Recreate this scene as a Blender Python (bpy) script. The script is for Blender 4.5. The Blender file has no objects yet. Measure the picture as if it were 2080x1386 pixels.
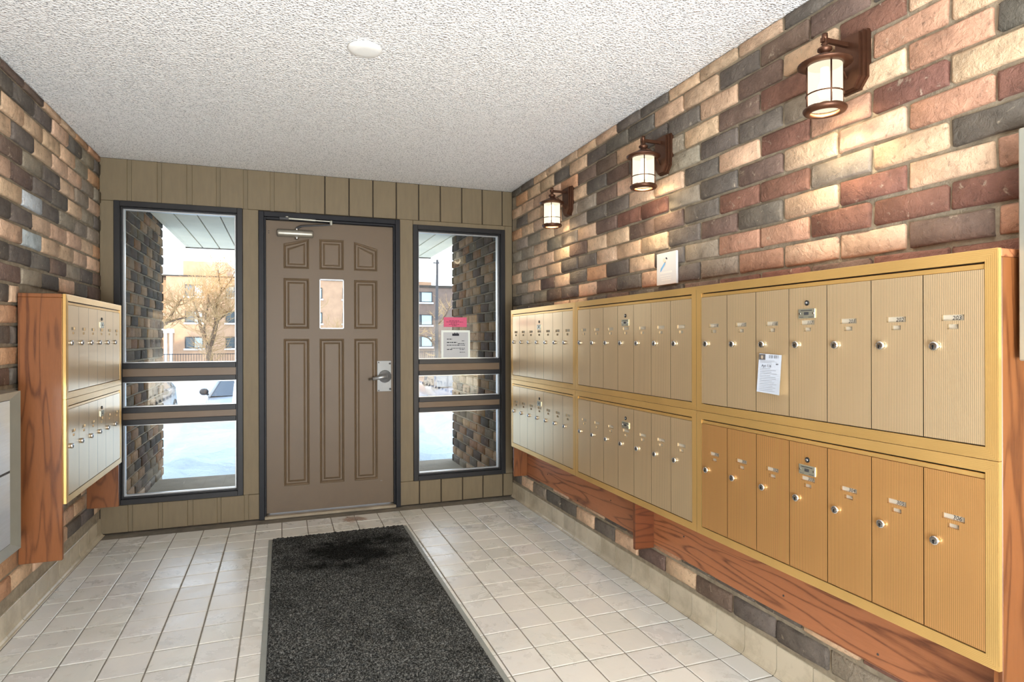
import bpy, math, random
from mathutils import Matrix, Vector, Euler
PI = math.pi
rnd = random.Random(7)
S = bpy.context.scene
C = S.collection

# ------------------------------------------------------------------ camera, world, sun, lights, exposure
D = 4.53; XL = -1.079; XR = 1.687; H = 2.376; EYE = 1.2227; YAW = 0.3551
cam = bpy.data.cameras.new('camera'); co = bpy.data.objects.new('camera', cam); C.objects.link(co)
cam.sensor_width = 36; cam.lens = 1255.89 / 2080 * 36; cam.shift_y = -3.46 / 2080
cam.clip_start = 0.05; cam.clip_end = 500
co.matrix_world = Matrix.Translation((0, 0, EYE)) @ Euler((PI / 2, 0, -YAW)).to_matrix().to_4x4() @ Matrix.Rotation(-0.0028, 4, 'Z')
S.camera = co
S.view_settings.view_transform = 'Standard'; S.view_settings.look = 'None'
S.view_settings.gamma = 1; S.view_settings.use_curve_mapping = False
S.view_settings.exposure = 0.15

w = bpy.data.worlds.new('winter_sky'); S.world = w; w.use_nodes = True
nt = w.node_tree; nt.nodes.clear()
tc = nt.nodes.new('ShaderNodeTexCoord'); sx = nt.nodes.new('ShaderNodeSeparateXYZ')
rp = nt.nodes.new('ShaderNodeValToRGB'); bg = nt.nodes.new('ShaderNodeBackground'); wo = nt.nodes.new('ShaderNodeOutputWorld')
rp.color_ramp.elements[0].position = 0.0; rp.color_ramp.elements[0].color = (0.93, 0.96, 1.0, 1)
rp.color_ramp.elements[1].position = 0.6; rp.color_ramp.elements[1].color = (0.60, 0.74, 1.0, 1)
nt.links.new(tc.outputs['Generated'], sx.inputs[0]); nt.links.new(sx.outputs['Z'], rp.inputs[0])
nt.links.new(rp.outputs[0], bg.inputs[0]); bg.inputs[1].default_value = 3.0
nt.links.new(bg.outputs[0], wo.inputs[0])

def light(name, kind, loc, energy, color=(1, 1, 1), rot=(0, 0, 0), **k):
    l = bpy.data.lights.new(name, kind); l.energy = energy; l.color = color
    for a, b in k.items(): setattr(l, a, b)
    o = bpy.data.objects.new(name, l); o.location = loc; o.rotation_euler = rot; C.objects.link(o); return o
# low winter sun, behind the building, lights the houses across the street
light('sun', 'SUN', (0, -20, 20), 3.0, (1.0, 0.84, 0.66), (math.radians(82), 0, math.radians(0)), angle=0.01)
# added fill behind the camera: a soft point and an up-tilted area light
light('fill_point_light', 'POINT', (0.1, -1.6, 1.6), 48, (1.0, 0.955, 0.90), shadow_soft_size=0.35)
light('fill_area_light', 'AREA', (0.2, -1.3, 0.6), 280, (0.90, 0.96, 1.0), (math.radians(151), 0, 0), shape='RECTANGLE', size=1.8, size_y=1.3)

# ------------------------------------------------------------------ materials
def lin(c):
    return tuple((x / 255 / 12.92) if x / 255 <= 0.04045 else ((x / 255 + 0.055) / 1.055) ** 2.4 for x in c)
class N:
    def __init__(s, name):
        s.m = bpy.data.materials.new(name); s.m.use_nodes = True; s.t = s.m.node_tree; s.t.nodes.clear()
        s.out = s.n('ShaderNodeOutputMaterial')
    def n(s, k, **p):
        x = s.t.nodes.new(k)
        for a, b in p.items():
            if a.startswith('i_'): x.inputs[a[2:].replace('_', ' ')].default_value = b
            else: setattr(x, a, b)
        return x
    def l(s, a, b): s.t.links.new(a, b)
    def bsdf(s, col=None, rough=.5, metal=0, spec=.5):
        b = s.n('ShaderNodeBsdfPrincipled'); b.inputs['Roughness'].default_value = rough
        b.inputs['Metallic'].default_value = metal; b.inputs['Specular IOR Level'].default_value = spec
        if col is not None: b.inputs['Base Color'].default_value = (*col, 1)
        s.l(b.outputs[0], s.out.inputs[0]); s.b = b; return b
    def mix(s, fac, a, b, mode='MIX'):
        x = s.n('ShaderNodeMix', data_type='RGBA', blend_type=mode)
        for i, v in ((0, fac), (6, a), (7, b)):
            if hasattr(v, 'is_output'): s.l(v, x.inputs[i])
            else: x.inputs[i].default_value = v if i == 0 else (*v[:3], 1)
        return x.outputs[2]
    def ramp(s, f, stops):
        r = s.n('ShaderNodeValToRGB'); s.l(f, r.inputs[0]); e = r.color_ramp.elements
        while len(e) < len(stops): e.new(.5)
        for q, (p, c) in zip(e, stops): q.position = p; q.color = (*c, 1) if len(c) == 3 else c
        return r.outputs[0]
    def noise(s, vec, scale, detail=4, rough=.6, dist=0, w=None):
        x = s.n('ShaderNodeTexNoise', i_Scale=scale, i_Detail=detail, i_Roughness=rough, i_Distortion=dist)
        if vec is not None: s.l(vec, x.inputs['Vector'])
        if w is not None: x.noise_dimensions = '4D'; s.l(w, x.inputs['W'])
        return x.outputs[0]
    def bump(s, h, strength=.5, dist=.002):
        b = s.n('ShaderNodeBump', i_Strength=strength, i_Distance=dist); s.l(h, b.inputs['Height']); s.l(b.outputs[0], s.b.inputs['Normal'])
    def coord(s, which='Object', sc=(1, 1, 1)):
        t = s.n('ShaderNodeTexCoord'); m = s.n('ShaderNodeMapping'); m.inputs['Scale'].default_value = sc
        s.l(t.outputs[which], m.inputs[0]); return m.outputs[0]
g = lambda v: (v, v, v)
def simple(name, rgb, rough=.5, metal=0, var=0, scale=8, bump=0, bscale=60, spec=.5, sc=(1, 1, 1), bd=.002):
    a = N(name); a.bsdf(lin(rgb), rough, metal, spec)
    if var or bump: v = a.coord(sc=sc)
    if var:
        c = lin(rgb); f = a.noise(v, scale)
        lo = tuple(x * (1 - var) for x in c); hi = tuple(min(1, x * (1 + var)) for x in c)
        a.l(a.ramp(f, [(.3, lo), (.7, hi)]), a.b.inputs['Base Color'])
    if bump: a.bump(a.noise(v, bscale, 6), bump, bd)
    return a.m
def brick_mat(name, attr):
    a = N(name); a.bsdf(rough=.82, spec=.3)
    oi = a.n('ShaderNodeObjectInfo')
    if attr: at = a.n('ShaderNodeAttribute', attribute_name='Col'); col = at.outputs['Color']; r = None
    else:
        col = oi.outputs['Color']; mu = a.n('ShaderNodeMath', operation='MULTIPLY'); mu.inputs[1].default_value = 60
        a.l(oi.outputs['Random'], mu.inputs[0]); r = mu.outputs[0]
    v = a.coord()
    mott = a.noise(v, 14, 5, .65, w=r); c1 = a.mix(1, col, a.ramp(mott, [(.3, g(.62)), (.55, g(1)), (.75, g(1.22))]), 'MULTIPLY')
    pat = a.ramp(a.noise(v, 22, 6, .7, 1.2, w=r), [(.60, g(0)), (.68, g(.55))])
    c2 = a.mix(pat, c1, lin((196, 182, 160)))
    drk = a.ramp(a.noise(v, 60, 4, .7, w=r), [(.30, g(.55)), (.42, g(0))])
    a.l(a.mix(drk, c2, lin((70, 58, 48))), a.b.inputs['Base Color'])
    hx = a.n('ShaderNodeMath', operation='ADD'); a.l(a.noise(v, 28, 6, .62, 1.0, w=r), hx.inputs[0])
    h2 = a.n('ShaderNodeMath', operation='MULTIPLY'); h2.inputs[1].default_value = .35; a.l(a.noise(v, 130, 4, .7, w=r), h2.inputs[0]); a.l(h2.outputs[0], hx.inputs[1])
    a.bump(hx.outputs[0], .9, .011); return a.m
def wood(name, c1, c2, sc, rough=.38):
    # grain = contour lines of a smooth noise stretched along the board
    a = N(name); a.bsdf(rough=rough, spec=.45); v = a.coord(sc=sc)
    f = a.noise(v, 1.1, 2, .45, .25); mu = a.n('ShaderNodeMath', operation='MULTIPLY'); mu.inputs[1].default_value = 9; a.l(f, mu.inputs[0])
    pp = a.n('ShaderNodeMath', operation='PINGPONG'); pp.inputs[1].default_value = .5; a.l(mu.outputs[0], pp.inputs[0])
    p2 = a.n('ShaderNodeMath', operation='MULTIPLY'); p2.inputs[1].default_value = 2; a.l(pp.outputs[0], p2.inputs[0])
    fine = a.noise(a.coord(sc=tuple(x * 7 for x in sc)), 3, 4, .65); tone = a.noise(a.coord(sc=tuple(x * .4 for x in sc)), 1.5, 3)
    lines = a.ramp(p2.outputs[0], [(.05, g(.25)), (.40, g(.75)), (1, g(.85))])
    k = a.mix(.42, lines, fine); k = a.mix(.25, k, tone)
    a.l(a.ramp(k, [(.30, lin(c1)), (.55, lin(c2)), (.75, tuple(x * 1.2 for x in lin(c2)))]), a.b.inputs['Base Color'])
    a.bump(fine, .08, .002); return a.m
def gold(name, rgb, rough, pitch=0):
    a = N(name); a.bsdf(lin(rgb), rough, .66); v = a.coord(sc=(1, 1, .35))
    f = a.noise(v, 3.2, 3); c = lin(rgb)
    base = a.ramp(f, [(.3, tuple(x * .9 for x in c)), (.7, tuple(min(1, x * 1.06) for x in c))])
    if pitch:      # darker lines along the fine vertical grooves
        tx = a.n('ShaderNodeTexCoord'); sp = a.n('ShaderNodeSeparateXYZ'); a.l(tx.outputs['Object'], sp.inputs[0])
        dv = a.n('ShaderNodeMath', operation='DIVIDE'); dv.inputs[1].default_value = pitch; a.l(sp.outputs[0], dv.inputs[0])
        fr = a.n('ShaderNodeMath', operation='PINGPONG'); fr.inputs[1].default_value = .5; a.l(dv.outputs[0], fr.inputs[0])
        base = a.mix(a.ramp(fr.outputs[0], [(.07, g(.75)), (.16, g(0))]), base, tuple(x * .28 for x in c))
    a.l(base, a.b.inputs['Base Color'])
    return a.m
def glass_mat(name, tint=(.97, .99, .98), ior=1.5):
    a = N(name); tr = a.n('ShaderNodeBsdfTransparent'); tr.inputs[0].default_value = (*tint, 1)
    gl = a.n('ShaderNodeBsdfGlossy'); gl.inputs['Roughness'].default_value = .01
    fr = a.n('ShaderNodeFresnel'); fr.inputs[0].default_value = ior; mx = a.n('ShaderNodeMixShader')
    a.l(fr.outputs[0], mx.inputs[0]); a.l(tr.outputs[0], mx.inputs[1]); a.l(gl.outputs[0], mx.inputs[2]); a.l(mx.outputs[0], a.out.inputs[0]); return a.m
def emit(name, rgb, st, mixtr=0):
    a = N(name); e = a.n('ShaderNodeEmission'); e.inputs[0].default_value = (*rgb, 1); e.inputs[1].default_value = st
    if mixtr:
        tr = a.n('ShaderNodeBsdfTransparent'); mx = a.n('ShaderNodeMixShader'); mx.inputs[0].default_value = mixtr
        a.l(e.outputs[0], mx.inputs[1]); a.l(tr.outputs[0], mx.inputs[2]); a.l(mx.outputs[0], a.out.inputs[0])
    else: a.l(e.outputs[0], a.out.inputs[0])
    return a.m
M_ = {}
M_['brick'] = brick_mat('brick_fired', False); M_['brick_far'] = brick_mat('brick_fired_joined', True)
M_['mortar'] = simple('mortar', (150, 138, 118), .95, var=.25, scale=30, bump=.9, bscale=160, bd=.004)
M_['grout'] = simple('grout', (120, 114, 104), .9, var=.25, scale=12, bump=.3, bscale=200)
a = N('floor_tile'); a.bsdf(rough=.4, spec=.65); oi = a.n('ShaderNodeObjectInfo'); tcn = a.n('ShaderNodeTexCoord'); ge = a.n('ShaderNodeNewGeometry')
base = a.mix(1, lin((219, 220, 217)), oi.outputs['Color'], 'MULTIPLY')
st = a.noise(ge.outputs['Position'], 3.0, 7, .68, .6); c = a.mix(a.ramp(st, [(.46, g(0)), (.62, g(.75))]), base, lin((222, 220, 214)))
st2 = a.noise(ge.outputs['Position'], 7, 6, .7); c = a.mix(a.ramp(st2, [(.30, g(.28)), (.44, g(0))]), c, lin((168, 160, 144)))
vm = a.n('ShaderNodeVectorMath', operation='DISTANCE'); a.l(ge.outputs['Position'], vm.inputs[0]); vm.inputs[1].default_value = (.44, 4.33, 0)
ad = a.n('ShaderNodeMath', operation='ADD'); a.l(vm.outputs['Value'], ad.inputs[0]); rs = a.n('ShaderNodeMath', operation='MULTIPLY'); rs.inputs[1].default_value = .32; a.l(a.noise(ge.outputs['Position'], 9, 4), rs.inputs[0]); a.l(rs.outputs[0], ad.inputs[1])
c = a.mix(a.ramp(ad.outputs[0], [(.22, g(.75)), (.25, g(0))]), c, lin((128, 84, 48)))       # rust stain by the door
a.l(c, a.b.inputs['Base Color']); a.l(a.ramp(st, [(.4, g(.24)), (.65, g(.40))]), a.b.inputs['Roughness']); a.bump(a.noise(ge.outputs['Position'], 45, 5), .12, .003); M_['tile'] = a.m
a = N('cove_tile'); a.bsdf(rough=.35, spec=.5); ge = a.n('ShaderNodeNewGeometry'); oi = a.n('ShaderNodeObjectInfo')
st = a.noise(ge.outputs['Position'], 6, 6, .7); c = a.mix(a.ramp(st, [(.35, g(.6)), (.55, g(0))]), a.mix(1, lin((200, 189, 168)), oi.outputs['Color'], 'MULTIPLY'), lin((150, 138, 112)))
a.l(c, a.b.inputs['Base Color']); a.bump(a.noise(ge.outputs['Position'], 30, 4), .1, .003); M_['cove'] = a.m
a = N('popcorn_ceiling'); a.bsdf(lin((246, 245, 243)), .95, 0, .1); v = a.coord(sc=(1, 1, 0))
pn = a.noise(v, 95, 3, .7); vo = a.n('ShaderNodeTexVoronoi', i_Scale=120); a.l(v, vo.inputs[0]); k = a.mix(.5, pn, vo.outputs[0])
a.l(a.ramp(k, [(.33, lin((170, 169, 170))), (.46, lin((248, 247, 245)))]), a.b.inputs['Base Color']); a.bump(k, 1.0, .011); M_['ceiling'] = a.m
M_['plank'] = simple('tan_painted_plank', (119, 105, 80), .6, var=.07, scale=6, bump=.12, bscale=40, sc=(6, 6, 1))
M_['sheath'] = simple('dark_sheathing', (62, 52, 40), .8)
M_['door'] = simple('brown_door_paint', (104, 87, 67), .5, var=.05, scale=5)
a = N('scuffed_door_paint'); a.bsdf(rough=.5); v = a.coord(); sp = a.n('ShaderNodeSeparateXYZ'); a.l(v, sp.inputs[0])
hgt = a.ramp(sp.outputs[2], [(.02, g(.55)), (.22, g(0))]); nz = a.ramp(a.noise(v, 9, 6, .7), [(.42, g(0)), (.6, g(1))])
a.l(a.mix(a.mix(1, hgt, nz, 'MULTIPLY'), lin((104, 87, 67)), lin((92, 78, 62))), a.b.inputs['Base Color']); M_['slab'] = a.m
M_['frame'] = simple('dark_grey_frame_paint', (38, 37, 38), .45, spec=.35, var=.08, bump=.05)
M_['doorframe'] = simple('near_black_frame_paint', (24, 24, 29), .5, spec=.3, var=.15, scale=20)
M_['strip'] = simple('brown_transom_strip', (112, 92, 70), .45, var=.05)
M_['bead'] = simple('aluminium_glazing_bead', (205, 207, 208), .3, .6)
M_['glass'] = glass_mat('window_glass')
M_['alu'] = simple('aluminium', (178, 178, 166), .32, .6, var=.06)
M_['leversteel'] = simple('satin_lever_steel', (168, 171, 174), .3, .6); M_['sill'] = simple('worn_wooden_sill', (150, 138, 118), .6, var=.2, scale=9); M_['platesteel'] = simple('dull_steel_plate', (116, 118, 118), .42, .6, var=.05); M_['closer'] = simple('painted_closer', (168, 164, 152), .4, .7)
M_['black'] = simple('black', (14, 14, 15), .45)
M_['chrome'] = simple('chrome_lock', (205, 205, 205), .22, 1)
M_['gold'] = gold('gold_anodised_door', (246, 218, 174), .28, .00461); M_['gold2'] = gold('gold_anodised_frame', (232, 190, 118), .30); M_['copper'] = gold('copper_gold_anodised_door', (236, 180, 114), .32, .00461)
M_['paper'] = simple('card_paper', (188, 181, 165), .8); M_['ink'] = simple('ink', (32, 34, 44), .7)
M_['plate'] = simple('nickel_plate', (196, 196, 178), .35, .8)
M_['wood'] = wood('stained_oak', (86, 46, 22), (124, 75, 40), (9, 9, .9))
M_['woodh'] = wood('stained_oak_along', (96, 54, 34), (162, 104, 68), (9, .9, 9))
M_['woodp'] = wood('dark_stained_oak', (74, 38, 22), (108, 60, 34), (1, 9, 9))
M_['bronze'] = simple('bronze_lantern_metal', (92, 62, 46), .42, .75, var=.15, scale=30)
M_['lglass'] = emit('lantern_frosted_glass', (1.0, .89, .66), 1.35, .3)
M_['bulb'] = emit('lantern_bulb', (1.0, .84, .58), 6)
M_['mat'] = None
a = N('carpet_pile'); a.bsdf(rough=.95, spec=.1); v = a.coord(); n1 = a.noise(v, 150, 3, .7); n2 = a.ramp(a.noise(v, 3.2, 4, .6, .6), [(.36, g(.7)), (.5, g(1))])
sd = a.n('ShaderNodeVectorMath', operation='DISTANCE'); a.l(v, sd.inputs[0]); sd.inputs[1].default_value = (.02, 1.12, 0)
sa = a.n('ShaderNodeMath', operation='ADD'); a.l(sd.outputs['Value'], sa.inputs[0]); sm_ = a.n('ShaderNodeMath', operation='MULTIPLY'); sm_.inputs[1].default_value = .9; a.l(a.noise(v, 5, 4, .6), sm_.inputs[0]); a.l(sm_.outputs[0], sa.inputs[1])
n2 = a.mix(1, a.ramp(sa.outputs[0], [(.60, g(.15)), (.84, g(1))]), n2, 'MULTIPLY')      # wet black stain near the door
c = a.ramp(n1, [(.36, lin((22, 23, 24))), (.5, lin((60, 62, 62))), (.66, lin((136, 138, 136)))])
a.l(a.mix(1, c, n2, 'MULTIPLY'), a.b.inputs['Base Color']); M_['pile'] = a.m
M_['vinyl'] = simple('grey_vinyl_edge', (140, 144, 140), .5, var=.1)
M_['steel'] = simple('brushed_steel', (208, 218, 228), .3, .5, var=.05, sc=(1, 1, 14), bump=.06, bscale=30)
M_['white'] = simple('white_plastic', (236, 235, 230), .4)
M_['sign'] = simple('pale_grey_sign', (216, 218, 218), .35); M_['blue'] = simple('sky_blue_ink', (120, 178, 226), .5); M_['peach'] = simple('peach_ink', (236, 210, 190), .5)
M_['pink'] = simple('pink_paper', (214, 96, 128), .8); M_['npaper'] = simple('notice_paper', (190, 192, 194), .8); M_['tape'] = simple('clear_tape_edge', (226, 232, 226), .4)
M_['bpaper'] = simple('bluish_slip_paper', (196, 204, 216), .75)
M_['concrete'] = simple('stoop_concrete', (150, 138, 118), .9, var=.15, scale=5, bump=.4, bscale=40)
M_['snow'] = simple('snow', (206, 219, 225), .75, var=.02, scale=3, bump=.8, bscale=2.2, spec=.2, bd=.12)
M_['soffit'] = simple('soffit_board', (232, 220, 192), .7, var=.06, scale=4); M_['dark'] = simple('dark_trim', (70, 62, 52), .7)
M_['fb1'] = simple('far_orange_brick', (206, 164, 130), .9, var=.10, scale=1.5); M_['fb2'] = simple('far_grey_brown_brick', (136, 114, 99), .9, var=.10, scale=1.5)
M_['fglass'] = simple('far_window_glass', (88, 100, 104), .15, 0, spec=.8); M_['curtain'] = simple('pale_curtain', (196, 210, 206), .6)
M_['bark'] = simple('bark', (118, 96, 76), .95, var=.3, scale=6); M_['twig'] = simple('dry_twigs', (196, 160, 112), .9)
M_['pole'] = simple('weathered_pole', (96, 90, 86), .9); M_['iron'] = simple('iron', (60, 60, 62), .6)
M_['cglass'] = simple('car_glass', (60, 72, 82), .08, 0, spec=.8); M_['tyre'] = simple('tyre_rubber', (26, 26, 27), .8); M_['lamp'] = simple('headlamp', (206, 210, 214), .15, 0)
M_['carA'] = simple('silver_car_paint', (88, 90, 93), .3, .3); M_['carB'] = simple('white_car_paint', (160, 166, 172), .3); M_['carC'] = simple('pearl_car_paint', (92, 93, 104), .25, .1); M_['carD'] = simple('dark_car_paint', (52, 54, 60), .3); M_['carE'] = simple('pale_blue_car_paint', (150, 166, 178), .3)

# ------------------------------------------------------------------ mesh builder
class MB:
    def __init__(s): s.v = []; s.f = []; s.mi = []; s.cur = 0; s.sm = []; s.smooth = False; s.cols = None
    def add(s, vs, fs):
        b = len(s.v); s.v += [tuple(p) for p in vs]
        for f in fs: s.f.append([b + i for i in f]); s.mi.append(s.cur); s.sm.append(s.smooth)
        return s
    def box(s, x0, y0, z0, x1, y1, z1):
        return s.add([(x0, y0, z0), (x1, y0, z0), (x1, y1, z0), (x0, y1, z0), (x0, y0, z1), (x1, y0, z1), (x1, y1, z1), (x0, y1, z1)],
                     [(0, 3, 2, 1), (4, 5, 6, 7), (0, 1, 5, 4), (1, 2, 6, 5), (2, 3, 7, 6), (3, 0, 4, 7)])
    def cbox(s, x0, y0, z0, x1, y1, z1, c=.002):
        # box with chamfered edges (24 vertices)
        X = (x0, x1); Y = (y0, y1); Z = (z0, z1); sg = (1, -1); vs = []; ix = {}
        for i in (0, 1):
            for j in (0, 1):
                for k in (0, 1):
                    a, b, d = X[i] + sg[i] * c, Y[j] + sg[j] * c, Z[k] + sg[k] * c
                    for t, p in enumerate(((X[i], b, d), (a, Y[j], d), (a, b, Z[k]))): ix[i, j, k, t] = len(vs); vs.append(p)
        fs = []
        for t in (0, 1, 2):
            for e in (0, 1):
                q = []
                for (p, r) in ((0, 0), (1, 0), (1, 1), (0, 1)):
                    key = [p, r]; key.insert(t, e); q.append(ix[(*key, t)])
                flip = (e == 0) ^ (t == 1)
                fs.append(q[::-1] if flip else q)
        for t in (0, 1, 2):
            o = [d for d in (0, 1, 2) if d != t]
            for p in (0, 1):
                for r in (0, 1):
                    def K(e, f):
                        key = [0, 0, 0]; key[t] = e; key[o[0]] = p; key[o[1]] = r; return ix[(*key, f)]
                    fs.append([K(0, o[0]), K(1, o[0]), K(1, o[1]), K(0, o[1])])
        for i in (0, 1):
            for j in (0, 1):
                for k in (0, 1): fs.append([ix[i, j, k, 0], ix[i, j, k, 1], ix[i, j, k, 2]])
        return s.add(vs, fs)
    def prism(s, poly, axis, a, b):
        # poly: 2D points; axis: 'x','y','z' extrusion a..b
        n = len(poly)
        def P(p, t): return {'x': (t, p[0], p[1]), 'y': (p[0], t, p[1]), 'z': (p[0], p[1], t)}[axis]
        vs = [P(p, a) for p in poly] + [P(p, b) for p in poly]
        return s.add(vs, [list(range(n))[::-1], list(range(n, 2 * n))] + [(i, (i + 1) % n, n + (i + 1) % n, n + i) for i in range(n)])
    def lathe(s, prof, seg=20, mat=None, cap=True):
        # prof: (r, h) along +z
        vs = []; fs = []
        for r, h in prof:
            for i in range(seg): t = 2 * PI * i / seg; vs.append((r * math.cos(t), r * math.sin(t), h))
        for j in range(len(prof) - 1):
            for i in range(seg): fs.append((j * seg + i, j * seg + (i + 1) % seg, (j + 1) * seg + (i + 1) % seg, (j + 1) * seg + i))
        if cap: fs.append(list(range(seg))[::-1]); fs.append([(len(prof) - 1) * seg + i for i in range(seg)])
        if mat is not None: vs = [tuple(mat @ Vector(v)) for v in vs]
        return s.add(vs, fs)
    def tube(s, pts, rad, seg=8):
        pts = [Vector(p) for p in pts]; n = len(pts); rad = rad if isinstance(rad, (list, tuple)) else [rad] * n
        vs = []; fs = []; up = Vector((0.13, 0.21, 1)).normalized()
        for i, p in enumerate(pts):
            d = (pts[min(i + 1, n - 1)] - pts[max(i - 1, 0)]).normalized()
            u = d.cross(up)
            if u.length < 1e-3: u = d.cross(Vector((1, 0, 0)))
            u.normalize(); v = d.cross(u)
            for k in range(seg): t = 2 * PI * k / seg; vs.append(p + (u * math.cos(t) + v * math.sin(t)) * rad[i])
        for i in range(n - 1):
            for k in range(seg): fs.append((i * seg + k, i * seg + (k + 1) % seg, (i + 1) * seg + (k + 1) % seg, (i + 1) * seg + k))
        fs.append(list(range(seg))[::-1]); fs.append([(n - 1) * seg + k for k in range(seg)])
        return s.add(vs, fs)
    def mesh(s, name, mats):
        me = bpy.data.meshes.new(name); me.from_pydata(s.v, [], s.f)
        for m in (mats if isinstance(mats, (list, tuple)) else [mats]): me.materials.append(M_[m] if isinstance(m, str) else m)
        me.polygons.foreach_set('material_index', s.mi); me.polygons.foreach_set('use_smooth', s.sm)
        if s.cols is not None:
            ca = me.color_attributes.new('Col', 'FLOAT_COLOR', 'POINT'); ca.data.foreach_set('color', [x for c in s.cols for x in (*c, 1)])
        me.update(); return me
    def obj(s, name, mats, parent=None): return put(s.mesh(name, mats), name, parent)
def put(me, name, parent=None, loc=None, color=None, scale=None):
    o = bpy.data.objects.new(name, me); C.objects.link(o)
    if parent is not None: o.parent = parent
    if loc is not None: o.location = loc
    if color is not None: o.color = (*color, 1)
    if scale is not None: o.scale = scale
    return o
def thing(name, label, cat, loc=(0, 0, 0), rz=0, group=None):
    o = bpy.data.objects.new(name, None); o.empty_display_size = .1; C.objects.link(o); o.location = loc; o.rotation_euler = (0, 0, rz)
    return tag(o, label, cat, group)
def tag(o, label, cat, group=None):
    o['label'] = label; o['category'] = cat
    if group: o['group'] = group
    return o
def struct(o): o['kind'] = 'structure'; return o
def copy_tree(o, parent=None, cat=None):
    c = o.copy(); C.objects.link(c); c.parent = parent
    for ch in list(kids.get(o, o.children)): copy_tree(ch, c)
    return c
kids = {}
_tx = {}
def text_geo(t, size, shear=0.0):
    k = (t, size, shear)
    if k not in _tx:
        cu = bpy.data.curves.new('t', 'FONT'); cu.body = t; cu.size = size; cu.shear = shear; cu.resolution_u = 2
        ob = bpy.data.objects.new('t', cu); me = bpy.data.meshes.new_from_object(ob)
        vs = [tuple(v.co) for v in me.vertices]; fs = [tuple(p.vertices) for p in me.polygons]
        bpy.data.objects.remove(ob); bpy.data.curves.remove(cu); bpy.data.meshes.remove(me)
        x0 = min(v[0] for v in vs); x1 = max(v[0] for v in vs)
        _tx[k] = ([(v[0] - (x0 + x1) / 2, v[1]) for v in vs], fs)
    return _tx[k]

# ------------------------------------------------------------------ room shell
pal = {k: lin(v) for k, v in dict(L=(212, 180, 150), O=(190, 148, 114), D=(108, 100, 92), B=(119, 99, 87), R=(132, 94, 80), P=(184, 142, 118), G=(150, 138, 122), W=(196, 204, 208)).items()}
pal['M'] = lin((150, 140, 124))
tint = (1, 1, 1)
def brick_col(ch):
    b = tuple(p * q for p, q in zip(pal[ch], tint)); f = rnd.uniform(.88, 1.12); return tuple(min(1, x * f * rnd.uniform(.97, 1.03)) for x in b)
BL, BH = .2215, .0715
def brick_mesh(i, axis_sign):
    # face lies in the YZ plane, proud towards axis_sign*X; back at x=0 -> built for depth .03
    r = random.Random(100 + i); m = MB(); m.smooth = True; j = lambda a: r.uniform(-a, a)
    ny, nz = 4, 3; pf = .012; vs = []; fs = []; FY = (0, .032, .5, .968, 1); FZ = (0, .09, .91, 1)
    ring = []
    for a in range(ny + 1):
        for b in range(nz + 1):
            edge = a in (0, ny) or b in (0, nz)
            y = (FY[a] - .5) * BL + (j(.003) if a in (0, ny) else j(.002)); z = (FZ[b] - .5) * BH + (j(.0024) if b in (0, nz) else j(.0015))
            corner = a in (0, ny) and b in (0, nz)
            x = pf + j(.0015) - (.0045 if edge else 0) - (.002 if corner else 0)
            if a == 0: y += .002 * (1 if corner else 0)
            vs.append((axis_sign * x, y, z))
    I = lambda a, b: a * (nz + 1) + b
    for a in range(ny):
        for b in range(nz): fs.append((I(a, b), I(a + 1, b), I(a + 1, b + 1), I(a, b + 1)))
    per = [I(a, 0) for a in range(ny + 1)] + [I(ny, b) for b in range(1, nz + 1)] + [I(a, nz) for a in range(ny - 1, -1, -1)] + [I(0, b) for b in range(nz - 1, 0, -1)]
    n0 = len(vs)
    for p in per: q = vs[p]; vs.append((axis_sign * -.012, q[1] * 1.0, q[2] * 1.0))
    for t in range(len(per)):
        u = (t + 1) % len(per); fs.append((per[u], per[t], n0 + t, n0 + u))
    if axis_sign < 0: fs = [f[::-1] for f in fs]
    m.add(vs, fs); return m
BV = {sgn: [brick_mesh(i, sgn) for i in range(10)] for sgn in (1, -1)}
BM = {sgn: [b.mesh('brick', 'brick') for b in BV[sgn]] for sgn in (1, -1)}
def lay(wall, X, sgn, zc, joints, cols, ymin, ymax, far=None, h=BH, ztop=None):
    # one course: joints = list of left edges (pitch), cols = colour letters
    for y0, y1, ch in joints:
        a, b = max(y0 + .0065, ymin), min(y1 - .0065, ymax)
        if b - a < .02: continue
        zz, hh = zc, h
        if ztop is not None and zc + h / 2 > ztop: lo = zc - h / 2; hh = ztop - lo; zz = lo + hh / 2
        if hh < .008: continue
        col = brick_col(ch); v = rnd.randrange(10); sy = (b - a) / BL; sz = hh / BH; dx = rnd.uniform(-.0025, .0035)
        if far is not None:
            n0 = len(far.v); bm = BV[sgn][v]; far.smooth = True
            far.add([(X + q[0] + sgn * dx, q[1] * sy + (a + b) / 2, q[2] * sz + zz) for q in bm.v], bm.f); far.cols += [col] * len(bm.v)
        else:
            put(BM[sgn][v], 'brick', wall, (X + sgn * dx, (a + b) / 2, zz), col, (1, sy, sz))
def rcol(wts): return rnd.choices([x for x, _ in wts], [y for _, y in wts])[0]
MIX = [('L', 30), ('O', 5), ('D', 25), ('B', 14), ('G', 14), ('R', 6), ('P', 6)]
MIXW = [('L', 50), ('O', 25), ('D', 12), ('G', 8)]
MIXP = [('M', 0), ('L', 34), ('O', 8), ('D', 30), ('G', 16), ('B', 12)]

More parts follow.
